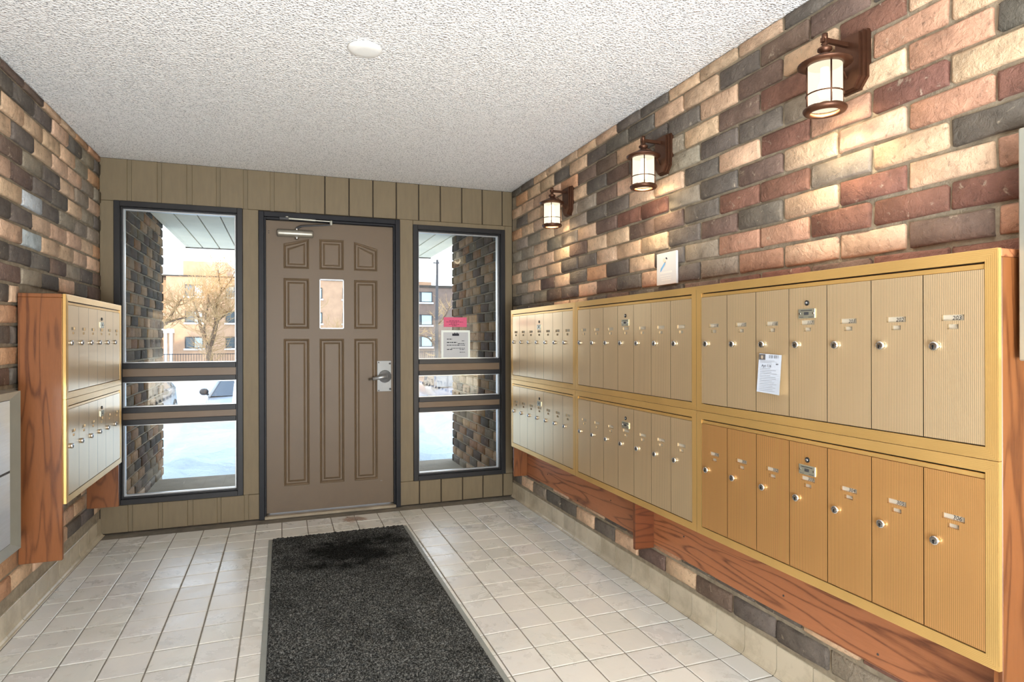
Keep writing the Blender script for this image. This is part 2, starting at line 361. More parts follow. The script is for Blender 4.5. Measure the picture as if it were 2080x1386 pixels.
def slab(name, x0, y0, z0, x1, y1, z1, mat): return struct(MB().box(x0, y0, z0, x1, y1, z1).obj(name, mat))
floor = slab('floor', XL - .2, -2.8, -.12, XR + .2, D + .12, -.0035, 'grout')
ceil = slab('ceiling', XL - .2, -2.8, H, XR + .2, D + .12, H + .12, 'ceiling')
wr = slab('wall_right', XR, -2.8, 0, XR + .2, D, H, 'mortar')
wl = slab('wall_left', XL - .2, -2.8, 0, XL, D, H, 'mortar')
rear = slab('wall_rear', XL, -2.8, 0, XR, -2.6, H, 'plank')
upper = struct(MB().prism([(-40, H + .2), (30, H + .2), (30, 18), (6, 17), (-3.5, 12.6), (-10, 9.4), (-40, 8.4)], 'y', 4.4, 4.62).obj('wall_upper_shadow_caster', 'fb2'))  # unseen upper storeys, sloped roofline made up to shape the sun's shadow opposite

# right wall bricks: colours read course by course, near to far
RW = {10: 'DLDDLLLDDLLLLLDD', 9: 'LDBBDLLDDDLDLLO', 8: 'LLRLBLDDLBBOLLLL', 7: 'LPLRBLGDBDLLLLD', 6: 'DPLGDDGGLBGGLLLO', 5: 'LRPRLDLLDDGLLGG',
      4: 'RPLLBDGRRBLGGLGG', 3: 'DLGRRDBBLLBLLLG', 2: 'PLRLDBDLLLDDLLGL', 1: 'RRRPPGDLDODLBLG', 0: 'PBLLPGDLDBLDBGGD', -1: 'RRBRRBDDBDLLDBD'}
farR = MB(); farR.cols = []
for k in range(-17, 11):
    zc = 1.4735 + .0845 * (k + .5); even = k % 2 == 0; y00 = 1.265 if even else 1.145
    s = RW.get(k)
    if s:
        n0 = -2 if even else -1
        J = [(y00 + .2345 * (n0 + i), y00 + .2345 * (n0 + i + 1), ch) for i, ch in enumerate(s)]
        lay(wr, XR, -1, zc, J, None, .75, D - .012, ztop=H - .004)
    if k == -16:
        J = [(1.5415 + .2325 * (i - 1), 1.5415 + .2325 * i, ch) for i, ch in enumerate('GDDBLBLDLDDGLDB')]
        lay(wr, XR, -1, zc, J, None, .9, D - .012)
    if k == -15:
        J = [(1.42 + .2325 * (i - 1), 1.42 + .2325 * i, rcol(MIX)) for i in range(15)]
        lay(wr, XR, -1, zc, J, None, .9, D - .012, h=.06)
    J = [(y00 + .2345 * n, y00 + .2345 * (n + 1), rcol(MIX)) for n in range(-17, 0)]
    lay(wr, XR, -1, zc, J, None, -2.6, .735, far=farR, ztop=H - .004)
    if -14 <= k <= -2: lay(wr, XR, -1, zc, [(y00 + .2345 * n, y00 + .2345 * (n + 1), rcol(MIX)) for n in range(11, 15)], None, 4.2, D - .012)
o = farR.obj('brickwork', 'brick_far', wr); o['kind'] = 'stuff'
LW = {10: 'BBLLOO', 9: 'DDDLDGD', 8: 'LLLLGOD', 7: 'LDLLLGG', 6: 'BGDLGLG', 5: 'LBDDLGD', 4: 'LWDGGGG', 3: 'DDLLLLO', 2: 'LWLLLLO', 1: 'DDDBGDB', 0: 'BGDLDBB', -1: 'DLDDLDD', -2: 'OOLOLDD', -3: 'DDO', -4: 'OBL', -5: 'BDL'}  # W: pale patch of glare put into the brick colour
farL = MB(); farL.cols = []
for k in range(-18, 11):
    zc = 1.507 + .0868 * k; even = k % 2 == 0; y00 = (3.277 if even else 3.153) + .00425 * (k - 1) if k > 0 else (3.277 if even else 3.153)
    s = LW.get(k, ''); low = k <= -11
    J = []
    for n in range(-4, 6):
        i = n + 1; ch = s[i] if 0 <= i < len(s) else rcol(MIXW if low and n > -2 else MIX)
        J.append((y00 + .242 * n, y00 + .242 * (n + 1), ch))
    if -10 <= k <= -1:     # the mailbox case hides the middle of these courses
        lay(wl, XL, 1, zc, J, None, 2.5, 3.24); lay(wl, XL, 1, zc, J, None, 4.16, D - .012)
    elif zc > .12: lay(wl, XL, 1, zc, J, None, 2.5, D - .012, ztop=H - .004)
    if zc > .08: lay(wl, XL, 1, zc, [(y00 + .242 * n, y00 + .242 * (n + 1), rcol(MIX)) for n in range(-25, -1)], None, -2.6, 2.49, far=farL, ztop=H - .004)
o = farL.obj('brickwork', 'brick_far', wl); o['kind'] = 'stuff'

# floor tiles
TX, TY = .157, .1655; xj = [-.95 + TX * k for k in range(-1, 18)]; yj = [3.0988 + TY * k for k in range(-34, 9)]
tm = MB(); tm.cbox(-.5, -.5, -1, .5, .5, 0, .012); TILE = []
for i in range(3):
    r = random.Random(i); m = MB(); hx, hy = TX / 2 - .0026, TY / 2 - .0028; c = .003
    m.add([(-hx, -hy, -.008), (hx, -hy, -.008), (hx, hy, -.008), (-hx, hy, -.008), (-hx, -hy, -.0015), (hx, -hy, -.0015), (hx, hy, -.0015), (-hx, hy, -.0015), (-hx + c, -hy + c, r.uniform(-.0004, .0003)), (hx - c, -hy + c, 0), (hx - c, hy - c, r.uniform(-.0004, .0003)), (-hx + c, hy - c, 0)],
          [(0, 1, 5, 4), (1, 2, 6, 5), (2, 3, 7, 6), (3, 0, 4, 7), (4, 5, 9, 8), (5, 6, 10, 9), (6, 7, 11, 10), (7, 4, 8, 11), (8, 9, 10, 11)]); TILE.append(m)
TM = [m.mesh('floor_tile', 'tile') for m in TILE]
XA, XB = XL + .031, XR - .022
st = MB()
for i in range(len(xj) - 1):
    for j in range(len(yj) - 1):
        x0, x1, y0, y1 = max(xj[i], XA), min(xj[i + 1], XB), yj[j], min(yj[j + 1], D)
        if x1 - x0 < .012 or y1 - y0 < .012: continue
        if x0 > -.06 and x1 < .735 and y0 > .9 and y1 < 4.03: continue      # under the mat
        cx, cy = (x0 + x1) / 2, (y0 + y1) / 2; sx_, sy_ = (x1 - x0) / TX, (y1 - y0) / TY; v = rnd.randrange(3)
        if y0 > 1.6 - .12 * (x0 < 0):
            t = rnd.uniform(.90, 1.03); put(TM[v], 'floor_tile', floor, (cx, cy, rnd.uniform(-.0006, .0003)), (t, t * rnd.uniform(.98, 1), t * rnd.uniform(.95, 1)), (sx_, sy_, 1))
        else: st.add([(cx + q[0] * sx_, cy + q[1] * sy_, q[2]) for q in TILE[v].v], TILE[v].f)
o = st.obj('floor_tiling', 'tile', floor); o['kind'] = 'stuff'

# cove base tiles
def cove(name, X, sgn, ymax):
    root = struct(MB().box(min(X, X + sgn * .004), -2.6, 0, max(X, X + sgn * .004), ymax, .104).obj(name, 'grout'))
    prof = [(0, .106), (.007, .106), (.009, .104), (.009, .032)] + [(.009 + .020 * (1 - math.cos(t)), .032 - .030 * math.sin(t)) for t in (PI / 8, PI / 4, 3 * PI / 8, PI / 2)] + [(.031, 0), (0, 0)]
    hy = TY / 2 - .0018; m = MB(); m.smooth = False; m.prism([(sgn * p, q) for p, q in prof], 'y', -hy, hy); me = m.mesh('base_tile', 'cove')
    for y in yj:
        if y < -2.5 or y + TY > ymax + .1: continue
        t = rnd.uniform(.86, 1.04); y1 = min(y + TY, ymax); s = (y1 - y) / TY
        put(me, 'base_tile', root, (X, (y + y1) / 2, 0), (t, t, t * .98), (1 if sgn > 0 else .75, s, 1))
cove('baseboard_left', XL, 1, D - .004); cove('baseboard_right', XR, -1, D - .004)

# back wall: dark sheathing with openings, tan planks in front
W1 = (-.9975, -.2515, .179, 2.108); W2 = (.903, 1.622, .179, 2.072); DR = (-.152, .806, 0, 2.098)
m = MB(); y0, y1 = D + .012, D + .12
for x0, x1, z0, z1 in [(XL - .2, W1[0], 0, H), (W1[1], DR[0], 0, H), (DR[1], W2[0], 0, H), (W2[1], XR + .2, 0, H), (W1[0], W1[1], 0, W1[2]), (W1[0], W1[1], W1[3], H), (DR[0], DR[1], DR[3], H), (W2[0], W2[1], 0, W2[2]), (W2[0], W2[1], W2[3], H)]:
    m.box(x0, y0, z0, x1, y1, z1)
wb = struct(m.obj('wall_back', 'sheath'))
gr = [(-.9246, -.90), (-.7555, -.7317), (-.5855, -.5553), (-.4105, -.3882), (-.2453, -.2194), (-.077, -.0519), (.0896, .1138), (.2765, .284), (.4415, .4495), (.609, .617), (.777, .785), (.9425, .9505), (1.1065, 1.1145), (1.273, 1.281), (1.4355, 1.4435), (1.598, 1.606)]
def planks(z0, z1, skip):
    e = XL + .004
    for a, b in gr + [(XR - .004, XR)]:
        for x0, x1 in ([(e, a)] if not skip else [q for q in ((e, min(a, skip[0])), (max(e, skip[1]), a)) if q[1] - q[0] > .012]):
            p = MB().cbox(x0, D, z0, x1, D + .0125, z1, .0025).obj('plank', 'plank', wb)
        if b - a > .012 and not (skip and a > skip[0] and b < skip[1]): MB().box(a, D + .0105, z0, b, D + .0125, z1).obj('groove_strip', 'plank', wb)
        e = b
def ztop(x): return 2.112 - .035 * max(0, min(1, (x + .25) / 1.2))
planks(2.106, H - .003, None); planks(.006, .177, DR[:2])
for x0, x1, zt in [(XL + .004, W1[0], 2.1045), (W1[1], DR[0], 2.1045), (DR[1], W2[0], 2.1045), (W2[1], XR - .004, 2.1045)]:
    MB().cbox(x0 + .001, D, .179, x1 - .001, D + .0125, zt, .002).obj('post_board', 'plank', wb)
MB().cbox(W2[0], D, W2[3], W2[1], D + .0125, 2.1045, .002).obj('head_board', 'plank', wb)

# windows
def window(name, W):
    x0, x1, z0, z1 = W; e = .03; m = MB()
    def ring(m, a, b, c, d, t, ya, yb, ch=.002):
        m.cbox(a, ya, c, a + t, yb, d, ch); m.cbox(b - t, ya, c, b, yb, d, ch); m.cbox(a + t, ya, d - t, b - t, yb, d, ch); m.cbox(a + t, ya, c, b - t, yb, c + t, ch)
    ring(m, x0, x1, z0, z1, .034, D - .010, D + .10)
    root = struct(m.obj(name, 'frame'))
    a, b, c, d = x0 + .034, x1 - .034, z0 + .034, z1 - .034
    m = MB(); ring(m, a, b, c, d, .010, D + .012, D + .09); m.obj('inner_frame', 'frame', root)
    a += .010; b -= .010; c += .010; d -= .010
    zz = [(c, .682), (.792, .956), (1.075, d)]
    for lo, hi in ((.682, .792), (.956, 1.075)):
        t = MB(); t.cbox(a, D + .002, hi - .034, b, D + .085, hi); t.cbox(a, D + .002, lo, b, D + .085, lo + .034); tr = t.obj('transom', 'frame', root)
        MB().box(a, D + .012, lo + .034, b, D + .08, hi - .034).obj('centre_strip', 'strip', tr)
    for lo, hi in zz:
        MB().box(a, D + .052, lo, b, D + .057, hi).obj('pane', 'glass', root)
        m = MB(); ring(m, a, b, lo, hi, .008, D + .036, D + .0515, .001); m.obj('glazing_bead', 'bead', root)
        m = MB(); ring(m, a, b, lo, hi, .006, D + .0575, D + .075, .001); m.obj('outer_bead', 'bead', root)
    return root
window('window_1', W1); window('window_2', W2)

# door
m = MB(); x0, x1, _, z1 = DR
m.cbox(x0, D - .012, 0, x0 + .034, D + .11, z1); m.cbox(x1 - .034, D - .012, 0, x1, D + .11, z1); m.cbox(x0 + .034, D - .012, z1 - .034, x1 - .034, D + .11, z1)
m.cbox(x0 + .034, D + .004, 0, x0 + .046, D + .02, z1 - .034); m.cbox(x1 - .047, D + .004, 0, x1 - .034, D + .02, z1 - .034); m.cbox(x0 + .046, D + .004, z1 - .05, x1 - .047, D + .02, z1 - .034)
m.box(x0 + .03, D + .070, 0, x0 + .062, D + .095, z1); m.box(x1 - .062, D + .070, 0, x1 - .03, D + .095, z1); m.box(x0 + .03, D + .070, z1 - .068, x1 - .03, D + .095, z1 - .03)
door = struct(m.obj('door_1', 'doorframe'))
ds, de = D + .026, D + .066; sl = MB()
bx = [-.1055, .006, .1745, .2435, .4105, .481, .6465, .758]; bz = [.032, .21, 1.23, 1.30, 1.652, 1.719, 1.933, 2.045]
panels = []
for i in range(7):
    for j in range(7):
        a, b, c, d = bx[i], bx[i + 1], bz[j], bz[j + 1]
        if i % 2 == 1 and j % 2 == 1:
            if i == 3 and j == 3:
                for q in ([(a, c), (b, c)], [(b, c), (b, d)], [(b, d), (a, d)], [(a, d), (a, c)]): sl.add([(q[0][0], ds, q[0][1]), (q[1][0], ds, q[1][1]), (q[1][0], de, q[1][1]), (q[0][0], de, q[0][1])], [(0, 3, 2, 1)])
                continue
            tl = tr = d
            if j == 5 and i == 1: tl, tr = 1.890, 1.930
            if j == 5 and i == 5: tl, tr = 1.926, 1.881
            panels.append((a, b, c, tl, tr))
            if j == 5 and i != 3: sl.add([(a, ds, tl), (b, ds, tr), (b, ds, d), (a, ds, d)], [(0, 1, 2, 3)])
        else: sl.add([(a, ds, c), (b, ds, c), (b, ds, d), (a, ds, d)], [(0, 1, 2, 3)])
        sl.add([(a, de, c), (b, de, c), (b, de, d), (a, de, d)], [(3, 2, 1, 0)])
A, B, Z0, Z1 = bx[0], bx[-1], bz[0], bz[-1]
sl.add([(A, ds, Z0), (B, ds, Z0), (B, de, Z0), (A, de, Z0), (A, ds, Z1), (B, ds, Z1), (B, de, Z1), (A, de, Z1)], [(0, 3, 2, 1), (4, 5, 6, 7), (1, 2, 6, 5), (3, 0, 4, 7)])
slabo = sl.obj('door_slab', 'slab', door)
for a, b, c, tl, tr in panels:
    m = MB(); R = []
    for off, dep in ((0, 0), (.003, -.003), (.010, .002), (.016, .011), (.026, .011), (.036, .003), (.040, .002)):
        R.append([(a + off, ds + dep, c + off), (b - off, ds + dep, c + off), (b - off, ds + dep, tr - off - (off * .18 if tl != tr else 0)), (a + off, ds + dep, tl - off - (off * .18 if tl != tr else 0))])
    vs = [p for r in R for p in r]; fs = []
    for k in range(len(R) - 1):
        for t in range(4): fs.append((k * 4 + t, k * 4 + (t + 1) % 4, k * 4 + 4 + (t + 1) % 4, k * 4 + 4 + t))
    n = (len(R) - 1) * 4; fs.append((n, n + 1, n + 2, n + 3)); m.add(vs, fs).obj('raised_panel', 'door', slabo)
a, b, c, d = bx[3], bx[4], bz[3], bz[4]
MB().box(a, ds + .016, c, b, ds + .021, d).obj('pane', 'glass', slabo)
m = MB()
for q in ((a, c, a + .007, d), (b - .007, c, b, d), (a, c, b, c + .007), (a, d - .007, b, d)): m.cbox(q[0], ds - .004, q[1], q[2], ds + .015, q[3], .001)
m.obj('pane_rim', 'bead', slabo)
MB().cbox(x0 + .034, D - .02, 0, x1 - .034, D + .11, .02, .004).obj('threshold', 'sill', door)
# closer
m = MB(); m.smooth = True; Rx = Matrix.Translation((-.036, ds - .035, 1.957)) @ Matrix.Rotation(PI / 2, 4, 'Y')
m.lathe([(.016, 0), (.023, .002), (.025, .012), (.025, .226), (.023, .236), (.016, .238)], 18, Rx)
m.smooth = False; m.box(-.03, ds - .03, 1.935, .195, ds, 1.979)
clo = m.obj('door_closer', 'closer', door)
m = MB(); m.smooth = True; m.lathe([(.003, 0), (.012, .003), (.015, .012), (.014, .022)], 14, Matrix.Translation((.093, ds - .035, 1.914)))
m.lathe([(.011, 0), (.011, .012), (.006, .014)], 12, Matrix.Translation((.093, ds - .035, 1.981))); m.obj('closer_spindle', 'chrome', clo)
m = MB(); m.tube([(.093, ds - .035, 1.995), (.125, ds - .05, 2.008), (.2, ds - .07, 2.012), (.312, ds - .085, 2.022)], [.008, .007, .006, .006], 6); m.obj('closer_arm', 'iron', clo)
m = MB(); m.tube([(.318, ds - .085, 2.045), (.205, ds - .065, 2.05)], .0045, 8); m.tube([(.215, ds - .066, 2.05), (.03, ds - .035, 2.058)], .0075, 8)
m.lathe([(.010, 0), (.010, .03)], 10, Matrix.Translation((.318, ds - .085, 2.02))); m.lathe([(.012, 0), (.012, .024)], 10, Matrix.Translation((.03, ds - .035, 2.047))); m.obj('closer_rod', 'alu', clo)
m = MB(); m.cbox(-.02, D - .03, 2.045, .04, D + .01, 2.062); m.obj('arm_shoe', 'iron', clo)
# lock plate and lever
m = MB(); m.cbox(.6425, ds - .005, .845, .744, ds, 1.069, .0015); lp = m.obj('lock_plate', 'platesteel', door)
m = MB(); m.smooth = True; Ry = Matrix.Rotation(PI / 2, 4, 'X')
m.lathe([(.046, 0), (.046, .006), (.040, .012), (.030, .02), (.024, .03), (.018, .045), (.014, .05)], 22, Matrix.Translation((.698, ds - .004, .955)) @ Ry)
m.tube([(.702, ds - .050, .957), (.67, ds - .056, .952), (.605, ds - .056, .941)], [.016, .014, .012], 10); m.cur = 1
m.tube([(.606, ds - .056, .941), (.575, ds - .054, .936)], [.0075, .006], 8); m.obj('lever', ['leversteel', 'dark'], lp)
for x, z, r in ((.654, 1.056, .005), (.734, 1.048, .0075), (.654, .853, .005), (.736, .862, .0075)):
    m = MB(); m.lathe([(r, 0), (r * .8, .003)], 10, Matrix.Translation((x, ds - .005, z)) @ Ry); m.obj('screw', 'black', lp)
m = MB()
for z in (1.972, 1.958): m.lathe([(.0035, 0), (.003, .0015)], 8, Matrix.Translation((-.088, ds, z)) @ Ry)
m.obj('screw', 'black', slabo)
m = MB()
for x in (.667, .675): m.lathe([(.003, 0), (.002, .0015)], 8, Matrix.Translation((x, ds, .196)) @ Ry)
m.obj('screw', 'chrome', slabo)

# ------------------------------------------------------------------ mailboxes
def rib_profile(wd, pitch, dep):
    n = max(1, round(wd / pitch)); p = wd / n; out = []
    for i in range(n):
        x = i * p; out += [(x, dep), (x + p * .22, dep * .3), (x + p * .5, 0), (x + p * .78, dep * .3)]
    out.append((wd, dep)); return out
def rail_mesh(L, wd=.029, dep=.0118):
    # mitred ribbed rail lying along +x, outer edge z=0, inner edge z=wd, front y=0
    m = MB(); m.smooth = True; pr = rib_profile(wd, .0042, .0003); vs = []; fs = []
    for t, d in pr: vs += [(t, d, t), (L - t, d, t)]
    for i in range(len(pr) - 1): fs.append((2 * i, 2 * i + 1, 2 * i + 3, 2 * i + 2))
    m.add(vs, fs); m.smooth = False
    m.add([(0, .001, 0), (L, .001, 0), (L, dep, 0), (0, dep, 0)], [(0, 3, 2, 1)]); m.add([(wd, .001, wd), (L - wd, .001, wd), (L - wd, dep, wd), (wd, dep, wd)], [(0, 1, 2, 3)])
    m.add([(0, .001, 0), (0, dep, 0), (wd, dep, wd), (wd, .001, wd)], [(0, 1, 2, 3)]); m.add([(L, .001, 0), (L, dep, 0), (L - wd, dep, wd), (L - wd, .001, wd)], [(3, 2, 1, 0)])
    return m
def door_mesh(wd, hh):
    # ribbed door, origin bottom left, holes for two card windows
    m = MB(); cx = wd / 2; pr = rib_profile(wd, .0046, .00008)
    snap = lambda x: min(range(len(pr)), key=lambda i: abs(pr[i][0] - x))
    k0 = hh / .4205; zs, zt, zc, zd = .2790 * k0, .2910 * k0, .3000 * k0, .3145 * k0
    i0, i1 = snap(cx - .0275), snap(cx + .0275); j0, j1 = snap(cx - .014), snap(cx + .014)
    rows = [(0, zs, None), (zs, zt, (j0, j1)), (zt, zc, None), (zc, zd, (i0, i1)), (zd, hh, None)]
    vs = []; fs = []
    for lo, hi, hole in rows:
        b = len(vs)
        for x, d in pr: vs += [(x, d, lo), (x, d, hi)]
        for i in range(len(pr) - 1):
            if hole and hole[0] <= i < hole[1]: continue
            fs.append((b + 2 * i, b + 2 * i + 2, b + 2 * i + 3, b + 2 * i + 1))
    m.smooth = True; m.add(vs, fs); m.smooth = False
    for lo, hi, (p, q) in (rows[1], rows[3]):
        x0, x1 = pr[p][0], pr[q][0]
        m.add([(x0, 0.0008, lo), (x1, 0.0008, lo), (x1, 0.0008, hi), (x0, 0.0008, hi), (x0, .008, lo), (x1, .008, lo), (x1, .008, hi), (x0, .008, hi)], [(0, 1, 5, 4), (1, 2, 6, 5), (2, 3, 7, 6), (3, 0, 4, 7)])
    e = .009
    m.add([(0, .0009, 0), (wd, .0009, 0), (wd, .0009, hh), (0, .0009, hh), (0, e, 0), (wd, e, 0), (wd, e, hh), (0, e, hh)], [(0, 4, 5, 1), (1, 5, 6, 2), (2, 6, 7, 3), (3, 7, 4, 0)])
    return m, cx, (zs + zt) / 2, (zc + zd) / 2, .2365 * k0
lk = MB(); lk.smooth = True
lk.lathe([(.0112, 0), (.0118, .003), (.0118, .008), (.0105, .0105), (.0075, .0108)], 18, Ry); lk.smooth = False; lk.cur = 1
lk.box(-.0016, -.0118, -.0075, .0016, -.0105, .001); lk.lathe([(.003, .0105), (.003, .0118)], 10, Matrix.Translation((0, 0, -.0005)) @ Ry)
LOCK = lk.mesh('lock', ['chrome', 'black'])
ml = MB(); ml.smooth = True; ml.lathe([(.0085, 0), (.0085, .003), (.007, .004)], 16, Ry); ml.cur = 1; ml.lathe([(.0042, .004), (.004, .0055)], 12, Ry); ml.cur = 0; ml.smooth = False; ml.box(-.0008, -.0062, -.003, .0008, -.0054, .003)
MLOCK = ml.mesh('master_lock', ['black', 'chrome'])
pl = MB(); pl.cbox(-.0325, -.0035, -.0152, .0325, .0008, .0152, .001); pl.cur = 1; pl.box(-.009, -.0038, -.0045, .009, -.0034, .0045)
pl.box(-.022, -.0038, .0085, .022, -.0034, .0108); pl.box(-.028, -.0038, -.0122, -.012, -.0034, -.0108); pl.box(.008, -.0038, -.0122, .027, -.0034, -.0108); pl.cur = 2
for x in (-.0265, .0265): pl.lathe([(.0035, 0), (.003, .0012)], 10, Matrix.Translation((x, -.0035, 0)) @ Ry)
PLATE = pl.mesh('maker_plate', ['plate', 'iron', 'chrome'])
_cards = {}
def card_mesh(t):
    if t not in _cards:
        m = MB(); m.add([(-.0285, 0, -.0075), (.0285, 0, -.0075), (.0285, 0, .0075), (-.0285, 0, .0075)], [(0, 1, 2, 3)])
        if t:
            m.cur = 1; vs, fs = text_geo(t, .0150, .18); m.add([(x + .006, -.0006, z - .0055) for x, z in vs], fs)
        _cards[t] = m.mesh('name_card', ['paper', 'ink'])
    return _cards[t]
sm = MB(); sm.add([(-.0145, 0, -.0063), (.0145, 0, -.0063), (.0145, 0, .0063), (-.0145, 0, .0063)], [(0, 1, 2, 3)]); SLOT = sm.mesh('peep_card', 'paper')
_dm = {}
def bank(label, loc, rz, W, HH, n, pitch, nums, group, dmat='gold'):
    t = thing('mailbox_bank', label, 'mailbox', loc, rz, group); F = .029
    for L, mat in ((W, Matrix.Identity(4)), (W, Matrix.Translation((W, 0, HH)) @ Matrix.Rotation(PI, 4, 'Y')), (HH, Matrix.Translation((0, 0, HH)) @ Matrix.Rotation(PI / 2, 4, 'Y')), (HH, Matrix.Translation((W, 0, 0)) @ Matrix.Rotation(-PI / 2, 4, 'Y'))):
        m = rail_mesh(L); m.v = [tuple(mat @ Vector(p)) for p in m.v]; m.obj('frame_rail', 'gold2', t)
    MB().box(F * .4, .0112, F * .4, W - F * .4, .0125, HH - F * .4).obj('back_pan', 'black', t)
    top = HH - F; dh = top - F - .0205
    MB().cbox(F + .001, .003, top - .0165, W - F - .001, .011, top - .0045, .001).obj('header_strip', 'gold2', t)
    wd = pitch - .0026; key = (round(wd, 4), round(dh, 4), dmat)
    if key not in _dm: r = door_mesh(wd, dh); _dm[key] = (r[0].mesh('mailbox_door', dmat),) + r[1:]
    me, cx, zs, zc, zl = _dm[key]; x = (W - n * pitch) / 2
    for i in range(n):
        d = put(me, 'mailbox_door', t, (x + i * pitch + .0013, .0016, F + .003))
        put(LOCK, 'lock', d, (cx - .0425, .0005, zl)); put(card_mesh(nums[i] if nums else ''), 'name_card', d, (cx, .007, zc)); put(SLOT, 'peep_card', d, (cx, .0075, zs))
        if i == 3: put(MLOCK, 'master_lock', d, (cx, .0005, dh * .879)); put(PLATE, 'maker_plate', d, (cx, -.0002, dh * .799))
    return t
XF = 1.5437; zb, zm, zt = .4525, .9372, 1.431
GR = 'gold mailbox banks on the right wall'
for nm, ya, yb, nu, nl in (('nearest the camera', .9445, 2.053, ['114', '115', '116', '117', '201', '202', '203'], ['204', '301', '302', '303', '304', '305', '306']), ('in the middle of the right wall', 2.053, 3.141, None, None), ('nearest the back wall on the right', 3.141, 4.185, None, None)):
    W = yb - ya; p = (W - .0594) / 7
    bank('gold upper mailbox bank of seven doors, ' + nm + (', handwritten 202 card' if nu else ''), (XF, yb - .0007, zm + .0007), -PI / 2, W - .0014, zt - zm - .0007, 7, p, nu, GR)
    bank('gold lower mailbox bank of seven doors, ' + nm + (', handwritten 305 card' if nu else ''), (XF, yb - .0007, zb), -PI / 2, W - .0014, zm - zb - .0007, 7, p, nl, GR, 'copper' if nl else 'gold')
XG = -.8888; GL = 'mailbox banks on the left wall'
bank('shiny upper mailbox bank of six doors on the left wall', (XG, 3.2165, .965), PI / 2, .9875, 1.427 - .965, 6, .1548, None, GL)
bank('shiny lower mailbox bank of six doors on the left wall', (XG, 3.2165, .507), PI / 2, .9875, .965 - .507 - .0014, 6, .1548, None, GL)

# wooden cases
t = thing('mailbox_case', 'long orange-brown wooden case holding the gold mailboxes on the right wall', 'cabinet', (XR - .075, 2.56, .24))
def part(m, name, mat, par):
    o = m.obj(name, mat, par); o.matrix_parent_inverse = Matrix.Translation(par.location).inverted(); return o
xf = XF + .013; xb = XR - .026
part(MB().cbox(xf + .001, .945, .235, xb, .966, 1.411, .0015), 'end_panel', 'wood', t); part(MB().cbox(xf + .001, 4.163, .235, xb, 4.184, 1.411, .0015), 'end_panel', 'wood', t)
part(MB().cbox(xf + .002, 2.535, .225, xb, 2.556, .452, .0015), 'support_panel', 'woodp', t)
part(MB().cbox(xb, .97, .2405, XR - .0195, 4.19, 1.40, .0015), 'back_board', 'woodh', t)
part(MB().cbox(xf, .945, 1.4115, XR - .0195, 4.184, 1.4305, .0015), 'top_board', 'woodh', t)
part(MB().cbox(xf, .967, .4545, xb, 4.162, .466, .0015), 'bottom_board', 'woodh', t)
m = MB()
for y in (1.35, 1.72, 2.3, 2.95, 3.35, 3.8): m.lathe([(.004, 0), (.003, .002)], 8, Matrix.Translation((xb, y, .30 + .05 * math.sin(y * 9))) @ Matrix.Rotation(-PI / 2, 4, 'Y'))
part(m, 'nail_heads', 'iron', t)
t = thing('mailbox_case', 'orange-brown oak case holding the mailboxes on the left wall', 'cabinet', (XL + .075, 3.7, .26))
xf = XG - .013; xb = XL + .0195
part(MB().cbox(xb, 3.2035, .266, xf, 3.2235, 1.41, .0015), 'end_panel', 'wood', t); part(MB().cbox(xb, 4.184, .252, xf, 4.204, 1.41, .0015), 'end_panel', 'wood', t)
part(MB().cbox(xb, 3.2035, 1.4105, xf + .0, 4.204, 1.427, .0015), 'top_board', 'wood', t); part(MB().cbox(xb, 3.224, .508, xf, 4.183, .52, .0015), 'bottom_board', 'wood', t)
part(MB().cbox(xb, 3.224, .52, xb + .008, 4.183, 1.41, .0015), 'back_board', 'wood', t)

# delivery slip on the third door
t = thing('delivery_slip', 'bluish-white delivery slip with dark square and barcode hung on the door under card 116', 'paper', (XF - .004, 1.648, 1.104), -PI / 2)
m = MB(); m.smooth = True; n = 8; Wd, Hd = .103, .132
vs = []; fs = []
for i in range(n + 1):
    for j in range(n + 1):
        u, v = i / n - .5, j / n - .5; skew = -.010 * (0.5 - v) * (1 if u < 0 else .0)
        vs.append((u * Wd + skew * (0.5 - u), -.002 - .008 * (u + .5) ** 2 * (.6 - v) - .003 * (.5 - v), v * Hd - .004 * u))
bump_ = lambda x, z: -.002 - .008 * (x / Wd + .5) ** 2 * (.6 - z / Hd) - .003 * (.5 - z / Hd) - .0012
for i in range(n):
    for j in range(n): fs.append((i * (n + 1) + j, (i + 1) * (n + 1) + j, (i + 1) * (n + 1) + j + 1, i * (n + 1) + j + 1))
m.add(vs, fs); m.obj('slip_paper', 'bpaper', t)
def fq(m, x0, z0, x1, z1): m.add([(x0, bump_(x0, z0), z0), (x1, bump_(x1, z0), z0), (x1, bump_(x1, z1), z1), (x0, bump_(x0, z1), z1)], [(0, 1, 2, 3)])
m = MB(); fq(m, -.051, .0465, -.021, .0655); m.cur = 1
for q in ((-.041, .052, -.031, .061), (-.039, .0495, -.033, .052)):
    m.add([(q[0], bump_(q[0], q[1]) - .0006, q[1]), (q[2], bump_(q[2], q[1]) - .0006, q[1]), (q[2], bump_(q[2], q[3]) - .0006, q[3]), (q[0], bump_(q[0], q[3]) - .0006, q[3])], [(0, 1, 2, 3)])
m.obj('shield_mark', [simple('dark_print', (92, 88, 86), .7), simple('tan_print', (176, 160, 140), .7)], t)
m = MB(); r = random.Random(3); x = -.006
while x < .040:
    if not (.013 < x < .016): fq(m, x, .0525, x + r.choice((.0008, .0012, .0018)), .0625)
    x += r.choice((.0022, .003, .0036))
fq(m, .029, .031, .040, .035)
for k in range(14): fq(m, -.047, .017 - k * .0058, -.047 + r.uniform(.05, .085), .0178 - k * .0058)
for k in range(3): fq(m, -.045, .0435 - k * .0035, -.045 + r.uniform(.05, .08), .0441 - k * .0035)
m.obj('printing', simple('grey_print', (120, 124, 132), .7), t)
